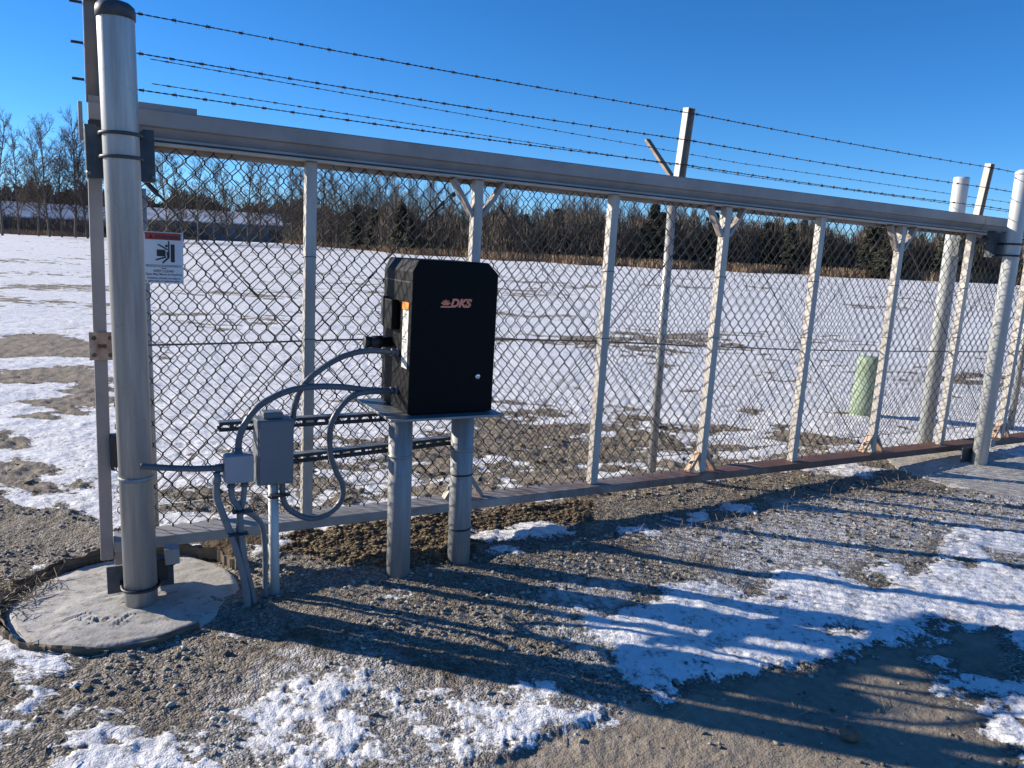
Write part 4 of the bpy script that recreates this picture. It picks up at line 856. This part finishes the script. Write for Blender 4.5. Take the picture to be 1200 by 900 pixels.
# ------------------------------------------------------------------ disconnect box, junction box, pipe and conduits
dg = empty('disconnect_box', G(.335, .32, .36), 'tall grey electrical disconnect box on top of a short pipe', 'electrical box')
b1 = MB().gbox(.255, .410, .30, .415, .362, .655, .005).build('enclosure', M['box_grey'], dg)
MB().gbox(.262, .403, .415, .421, .372, .650, .002).build('cover', M['box_grey'], dg)
MB().gbox(.285, .370, .31, .39, .655, .682, .006).build('top_hub', M['box_grey'], dg)
MB().lathe(G(.34, .36, .350), [(.02, 0), (.02, .014)], 14, V).build('hub', M['black'], dg)
MB().lathe(G(.372, .36, .350), [(.014, 0), (.014, .014)], 14, V).build('hub', M['black'], dg)
for uu, vv in ((.272, .385), (.393, .385), (.272, .635), (.393, .635)): MB().lathe(G(uu, .421, vv), [(.0035, 0), (.0035, .002)], 8, N).build('screw', M['strut'], dg)
sp_ = empty('support_pipe', GP(.345, .33, -.14), 'short galvanised pipe standing under the tall grey disconnect box', 'pipe')
MB().lathe(GP(.345, .33, -.2), [(.0225, 0), (.0225, .2 + G(.345, .33, .349)[2])], 20).build('pipe', M['galv_white'], sp_)
MB().lathe(GP(.345, .33, .335), [(.0228, 0), (.025, .001), (.025, .014), (.0228, .015)], 20).build('strap', M['black'], sp_)
jb = empty('junction_box', G(.18, .40, .38), 'small pale grey square junction box beside the taller disconnect box', 'electrical box')
MB().gbox(.118, .241, .355, .418, .385, .510, .012).build('enclosure', M['pvc_box'], jb)
MB().gbox(.121, .238, .418, .425, .388, .507, .003).build('cover', M['pvc_box'], jb)
for uu, vv, ax in ((.180, .508, V), (.150, .360, V), (.205, .360, V)):
    MB().lathe(G(uu, .385, vv), [(.0185, 0), (.0185, .010), (.016, .012), (.016, .027)], 14, ax).build('connector', M['liquid'], jb)
MB().lathe(G(.085, .385, .450), [(.015, 0), (.019, .002), (.019, .03), (.016, .033)], 14, U).build('connector', M['liquid'], jb)
MB().lathe(G(.090, .395, .385), [(.0175, 0), (.0175, .035), (.0155, .036), (.0155, .05)], 14, V).build('connector', M['pvc'], jb)
def conduit(label, pts, r, mat, n_straps=()):
    P_ = smooth_path([G(*q) for q in pts], 10); e = empty('conduit', P_[-1], label, 'conduit', 'electrical conduits of the gate operator')
    MB().tube(P_, r, 12).build('conduit_run', mat, e)
    for (uu, nn, vv) in n_straps: MB().box(G(uu, nn, vv), (U, N, V), (.085, .045, .006), .002).build('zip_tie', M['black'], e)
    return e
conduit('level grey conduit from the thick left post to the small junction box', [(-.20, .335, .470), (-.13, .345, .462), (0, .37, .452), (.09, .385, .452)], .0135, M['liquid'])
conduit('leftmost conduit bending from the small junction box down into the gravel', [(.090, .395, .40), (.088, .400, .33), (.105, .41, .27), (.142, .42, .16), (.172, .43, .06), (.205, .44, -.12), (.21, .44, -.25)], .0150, M['pvc'], ((.168, .44, .165),))
conduit('conduit leaving the left port under the small junction box and entering the gravel', [(.150, .385, .362), (.154, .39, .31), (.178, .41, .262), (.188, .43, .12), (.205, .43, .0), (.235, .42, -.14), (.24, .42, -.25)], .0135, M['pvc'], ((.188, .43, .262),))
conduit('conduit leaving the right port under the small junction box and crossing its neighbour', [(.205, .385, .362), (.200, .39, .31), (.190, .395, .255), (.178, .40, .16), (.185, .40, .04), (.205, .40, -.13), (.21, .40, -.25)], .0125, M['pvc'])
conduit('curved conduit dropping just left of the short pipe', [(.200, .375, .245), (.245, .365, .215), (.285, .355, .160), (.300, .35, .05), (.302, .35, -.14), (.302, .35, -.25)], .0125, M['pvc'])
conduit('long arching conduit from the top of the junction box to the cabinet', [(.180, .385, .525), (.184, .385, .575), (.208, .385, .640), (.265, .39, .715), (.36, .39, .768), (.474, .38, .790), (.62, .37, .785), (.75, .365, .766), (.875, .36, .757)], .0145, M['liquid'])
conduit('conduit curving from behind the disconnect box up to the upper port of the cabinet', [(.413, .295, .52), (.425, .315, .62), (.432, .34, .71), (.458, .36, .790), (.520, .37, .856), (.626, .37, .920), (.745, .365, .948), (.875, .36, .940)], .0135, M['liquid'])
conduit('looping conduit hanging in a wide U from the cabinet to the disconnect box', [(.875, .365, .752), (.76, .375, .758), (.672, .385, .738), (.608, .39, .670), (.580, .39, .600), (.582, .385, .483), (.609, .38, .399), (.645, .38, .314), (.638, .375, .240), (.581, .37, .185), (.502, .365, .170), (.424, .36, .206), (.380, .36, .265), (.372, .36, .355)], .0135, M['liquid'], ((.36, .375, .30),))

# ------------------------------------------------------------------ warning sign wired to the mesh
sg = empty('warning_sign', G(-.06, -.10, 1.21), 'white warning sign with red header and crushed figure symbol, wired to the mesh', 'sign')
SN = -.062
def spt(s, t, n_=SN): return G(-.148 + s * .164, n_, 1.205 + t * .228)
def sprism(pts, mb, d=.0012, n_=SN + .0016): mb.prism([spt(x, y, n_) for x, y in pts], N * d)
mb = MB(); mb.box(spt(.5, .5), (U, N, V), (.164, .0026, .228), .001); mb.build('panel', M['signwhite'], sg)
mb = MB(); sprism([(.05, .85), (.93, .85), (.93, .985), (.05, .985)], mb); mb.build('header', M['signred'], sg)
text_part('header_lettering', 'WARNING', .0225, *[0, 0, 0], M['ink'], sg, 0, .0006, base=lambda u, n_, v: spt(.28, .872, SN + .0030))
mb = MB(); sprism([(.13, .875), (.25, .875), (.19, .955)], mb, .0008, SN + .003); mb.build('alert_triangle', M['ink'], sg)
pic = MB()
sprism([(.33, .53), (.55, .53), (.55, .66), (.33, .66)], pic); sprism([(.68, .42), (.78, .42), (.78, .77), (.68, .77)], pic)
sprism([(.615, .50), (.65, .50), (.65, .83), (.615, .83)], pic, .0016)
def bar(p, q, w):
    p = np.array(p, float); q = np.array(q, float); d = q - p; d /= np.linalg.norm(d) ; n_ = np.array([-d[1], d[0]]) * w; sprism([p - n_, q - n_, q + n_, p + n_], pic, .0014)
bar((.36, .76), (.54, .69), .014); bar((.56, .52), (.30, .455), .015); bar((.64, .52), (.47, .40), .018); bar((.60, .62), (.62, .52), .03); bar((.54, .69), (.60, .66), .014)
pic.prism([spt(.575 + .035 * math.cos(t), .735 + .026 * math.sin(t), SN + .0016) for t in np.linspace(0, 6.0, 14)], N * .0014)
pic.build('pictogram', M['ink'], sg)
mb = MB(); sprism([(.04, .355), (.96, .355), (.96, .362), (.04, .362)], mb, .0006); mb.build('divider', M['inkgrey'], sg)
for s_, sz, tt in (('Moving Gate Can Cause Serious Injury or', .0085, .325), ('Death', .0085, .285), ('KEEP CLEAR!', .0150, .220), ('Gate May Move at Anytime', .0135, .160), ('Children should not play in', .0125, .085), ('gate area or operate gate', .0125, .030)):
    text_part('small_print', s_, sz, 0, 0, 0, M['ink'], sg, 0, .0002, ext=.0003, align='CENTER', base=lambda u, n_, v, tt=tt: spt(.5, tt, SN + .0018))
for x, y in ((.05, .96), (.95, .96), (.05, .04), (.95, .04)): MB().lathe(spt(x, y, SN + .0015), [(.003, 0), (.003, .0015)], 8, N).build('rivet', M['inkgrey'], sg)

# ------------------------------------------------------------------ green marker tube in the field
gt = empty('marker_tube', (3.793, 8.137, -.14), 'short pale green plastic tube standing in the snow behind the gate', 'utility marker')
MB().lathe((3.793, 8.137, -.2), [(.136, 0), (.137, .30), (.137, .60), (.139, .602), (.139, .685), (.136, .70), (.125, .712), (.06, .718), (.004, .719)], 32, (0.045, 0.02, 1)).build('tube', M['green'], gt)
MB().lathe((3.793, 8.137, -.16), [(.143, 0), (.144, .05), (.139, .056)], 32).build('collar', M['green'], gt)

# ------------------------------------------------------------------ loose stones, straw and leaves
def scatter(n, seed, xr, yr, keepf):
    rs = np.random.RandomState(seed); X = rs.uniform(*xr, n); Y = rs.uniform(*yr, n); z, sn, ap, so, ic = ground(X, Y)
    k = keepf(X, Y, sn, ap, so, rs.rand(n)); return X[k], Y[k], z[k], rs
def stones(name, X, Y, Z, rs, s0, s1, mat, label, cat, flat=.6, sides=None):
    t = (1 + 5 ** .5) / 2; I = np.array([(-1, t, 0), (1, t, 0), (-1, -t, 0), (1, -t, 0), (0, -1, t), (0, 1, t), (0, -1, -t), (0, 1, -t), (t, 0, -1), (t, 0, 1), (-t, 0, -1), (-t, 0, 1)]) / 1.9
    Fi = np.array([(0, 11, 5), (0, 5, 1), (0, 1, 7), (0, 7, 10), (0, 10, 11), (1, 5, 9), (5, 11, 4), (11, 10, 2), (10, 7, 6), (7, 1, 8), (3, 9, 4), (3, 4, 2), (3, 2, 6), (3, 6, 8), (3, 8, 9), (4, 9, 5), (2, 4, 11), (6, 2, 10), (8, 6, 7), (9, 8, 1)])
    n = len(X); S = s0 + (s1 - s0) * rs.rand(n) ** 3.2
    P = I[None] * (1 + .36 * rs.randn(n, 12, 1)) * S[:, None, None]
    th = rs.rand(n) * 6.28; c, s = np.cos(th)[:, None], np.sin(th)[:, None]; st = rs.uniform(.7, 1.3, (n, 1))
    x = P[..., 0] * st; y = P[..., 1] / st; P = np.stack([x * c - y * s, x * s + y * c, P[..., 2] * flat], -1)
    P += np.stack([X, Y, Z + S * flat * .35], -1)[:, None]
    F = (Fi[None] + np.arange(n)[:, None, None] * 12).reshape(-1, 3)
    me = bpy.data.meshes.new(name); me.vertices.add(n * 12); me.vertices.foreach_set('co', P.astype(np.float32).ravel())
    me.loops.add(len(F) * 3); me.loops.foreach_set('vertex_index', F.astype(np.int32).ravel()); me.polygons.add(len(F)); me.polygons.foreach_set('loop_start', np.arange(len(F), dtype=np.int32) * 3); me.update(calc_edges=True)
    ca = me.color_attributes.new('tint', 'FLOAT_COLOR', 'POINT'); v = np.repeat(rs.rand(n), 12); ca.data.foreach_set('color', np.stack([v, v, v, v * 0 + 1], -1).astype(np.float32).ravel())
    me.materials.append(mat); o = bpy.data.objects.new(name, me); COL.objects.link(o); tag(o, label, cat, kind='stuff'); return o
def tint_mat(name, stops, rough=.85):
    m, nt, p = new_mat(name); a = nd(nt, 'ShaderNodeAttribute', attribute_name='tint'); r = ramp(nt, a.outputs['Fac'], stops); nt.links.new(r.outputs[0], p.inputs['Base Color']); p.inputs['Roughness'].default_value = rough; p.inputs['Specular IOR Level'].default_value = .25; return m
M['pebble'] = tint_mat('loose grey stones', [(0, (0.08, 0.072, 0.062)), (0.4, (0.20, 0.178, 0.15)), (0.8, (0.36, 0.325, 0.275)), (1, (0.55, 0.52, 0.47))])
M['leaves'] = tint_mat('dead leaves and clods', [(0, (0.06, 0.045, 0.03)), (0.5, (0.13, 0.098, 0.062)), (0.85, (0.17, 0.125, 0.075)), (1, (0.30, 0.235, 0.15))])
X, Y, Z, rq = scatter(90000, 21, (-3.2, 6.2), (1.7, 7.8), lambda X, Y, sn, ap, so, u: (sn < .15) & (so < .5) & (u < np.where(ap > .5, .012, np.clip(1.25 - Y * .12, .25, 1))) & (np.hypot(X + 1.685, Y - 3.235) > .49) & (np.hypot(X - 3.93, Y - 6.08) > .8) & (fbm(X, Y, 2.2, 3, 90) > -.16 + .10 * (Y < 3.2)))
stones('loose_gravel', X, Y, Z, rq, .0028, .014, M['pebble'], 'loose grey gravel stones strewn over the drive', 'gravel')
X, Y, Z, rq = scatter(1500, 22, (-.2, 2.9), (1.7, 2.9), lambda X, Y, sn, ap, so, u: (ap > .5) & (sn < .3) & (u < .7 - .5 * (fbm(X, Y, 3, 3, 91) < 0)))
stones('apron_pebbles', X, Y, Z, rq, .0015, .012, M['pebble'], 'scattered pebbles on the bare packed apron', 'pebbles')
X, Y, Z, rq = scatter(110000, 23, (-1.3, .75), (3.35, 4.9), lambda X, Y, sn, ap, so, u: (so > .45) & (sn < .3) & (u < .8) & (np.hypot(X + 1.685, Y - 3.235) > .50))
stones('leaf_litter', X, Y, Z, rq, .003, .015, M['leaves'], 'brown leaf litter and clods heaped under the gate rail', 'leaf litter', .34)
X, Y, Z, rq = scatter(46000, 24, (-9, 9), (4.3, 15), lambda X, Y, sn, ap, so, u: (sn < .35) & (so < .5) & (ap < .8) & (u < .32) & ((X - O[0]) * N[0] + (Y - O[1]) * N[1] < -.2) & (np.hypot(X - 3.93, Y - 6.08) > .8))
stones('field_clods', X, Y, Z, rq, .006, .030, M['leaves'], 'dark clods and dead grass poking through the field snow', 'clods', .45)
def stalks(name, X, Y, Z, rs, l0, l1, w, mat, label, cat, tilt):
    n = len(X); th = rs.rand(n) * 6.28; L_ = rs.uniform(l0, l1, n); el = rs.rand(n) * tilt
    d = np.stack([np.cos(th) * np.cos(el), np.sin(th) * np.cos(el), np.sin(el)], -1) * L_[:, None]; s = np.stack([-np.sin(th), np.cos(th), th * 0], -1) * w; z1 = np.array([0, 0, w]); C = np.stack([X, Y, Z + .004], -1)
    mid = C + d * .5 + np.stack([rs.randn(n), rs.randn(n), np.abs(rs.randn(n)) * .4], -1) * L_[:, None] * .06
    P = np.stack([C - s, C + s, C + z1 * 1.5, mid - s, mid + s, mid + z1 * 1.5, C + d - s * .4, C + d + s * .4, C + d + z1 * .6], 1).reshape(-1, 3)
    Fb = np.array([(0, 1, 4, 3), (1, 2, 5, 4), (2, 0, 3, 5), (3, 4, 7, 6), (4, 5, 8, 7), (5, 3, 6, 8)]); F = (Fb[None] + np.arange(n)[:, None, None] * 9).reshape(-1, 4)
    me = bpy.data.meshes.new(name); me.from_pydata(P.tolist(), [], F.tolist()); me.materials.append(mat); o = bpy.data.objects.new(name, me); COL.objects.link(o); tag(o, label, cat, kind='stuff')
X, Y, Z, rq = scatter(900, 31, (-2.6, -1.0), (2.0, 3.0), lambda X, Y, sn, ap, so, u: u < .30 - .12 * (X > -1.4))
stalks('straw_bits', X, Y, Z, rq, .02, .085, .0016, M['straw'], 'pale straw bits lying round the left concrete pad', 'straw', .25)
X, Y, Z, rq = scatter(400, 32, (-2.35, -2.05), (3.0, 3.35), lambda X, Y, sn, ap, so, u: u < .5)
stalks('straw_tuft', X, Y, Z + .02, rq, .03, .11, .0016, M['straw'], 'tangle of pale straw at the left end of the concrete pad', 'straw', .5)
X, Y, Z, rq = scatter(260, 33, (0, 3.2), (1.9, 3.6), lambda X, Y, sn, ap, so, u: u < .3)
stalks('grass_bits', X, Y, Z, rq, .02, .10, .0012, M['straw'], 'single dry grass stems dropped on the bare apron', 'dry grass', .2)
X, Y, Z, rq = scatter(26000, 34, (-3, 6), (4.2, 12), lambda X, Y, sn, ap, so, u: (sn < .5) & (u < .85) & (so < .5) & (ap > -.1))
stalks('field_stubble', X, Y, Z, rq, .02, .085, .0016, M['straw'], 'short dead stubble in the bare spots of the field', 'stubble', 1.2)
sr = empty('round_stone', (1.237, 2.445, -.13), 'single rounded brown stone lying on the shaded apron', 'stone')
st_ = MB(); st_.lathe((1.237, 2.445, -.148), [(.012, 0), (.03, .008), (.036, .022), (.031, .036), (.018, .044), (.003, .046)], 18); st_.build('stone_body', M['brown_stone'], sr)
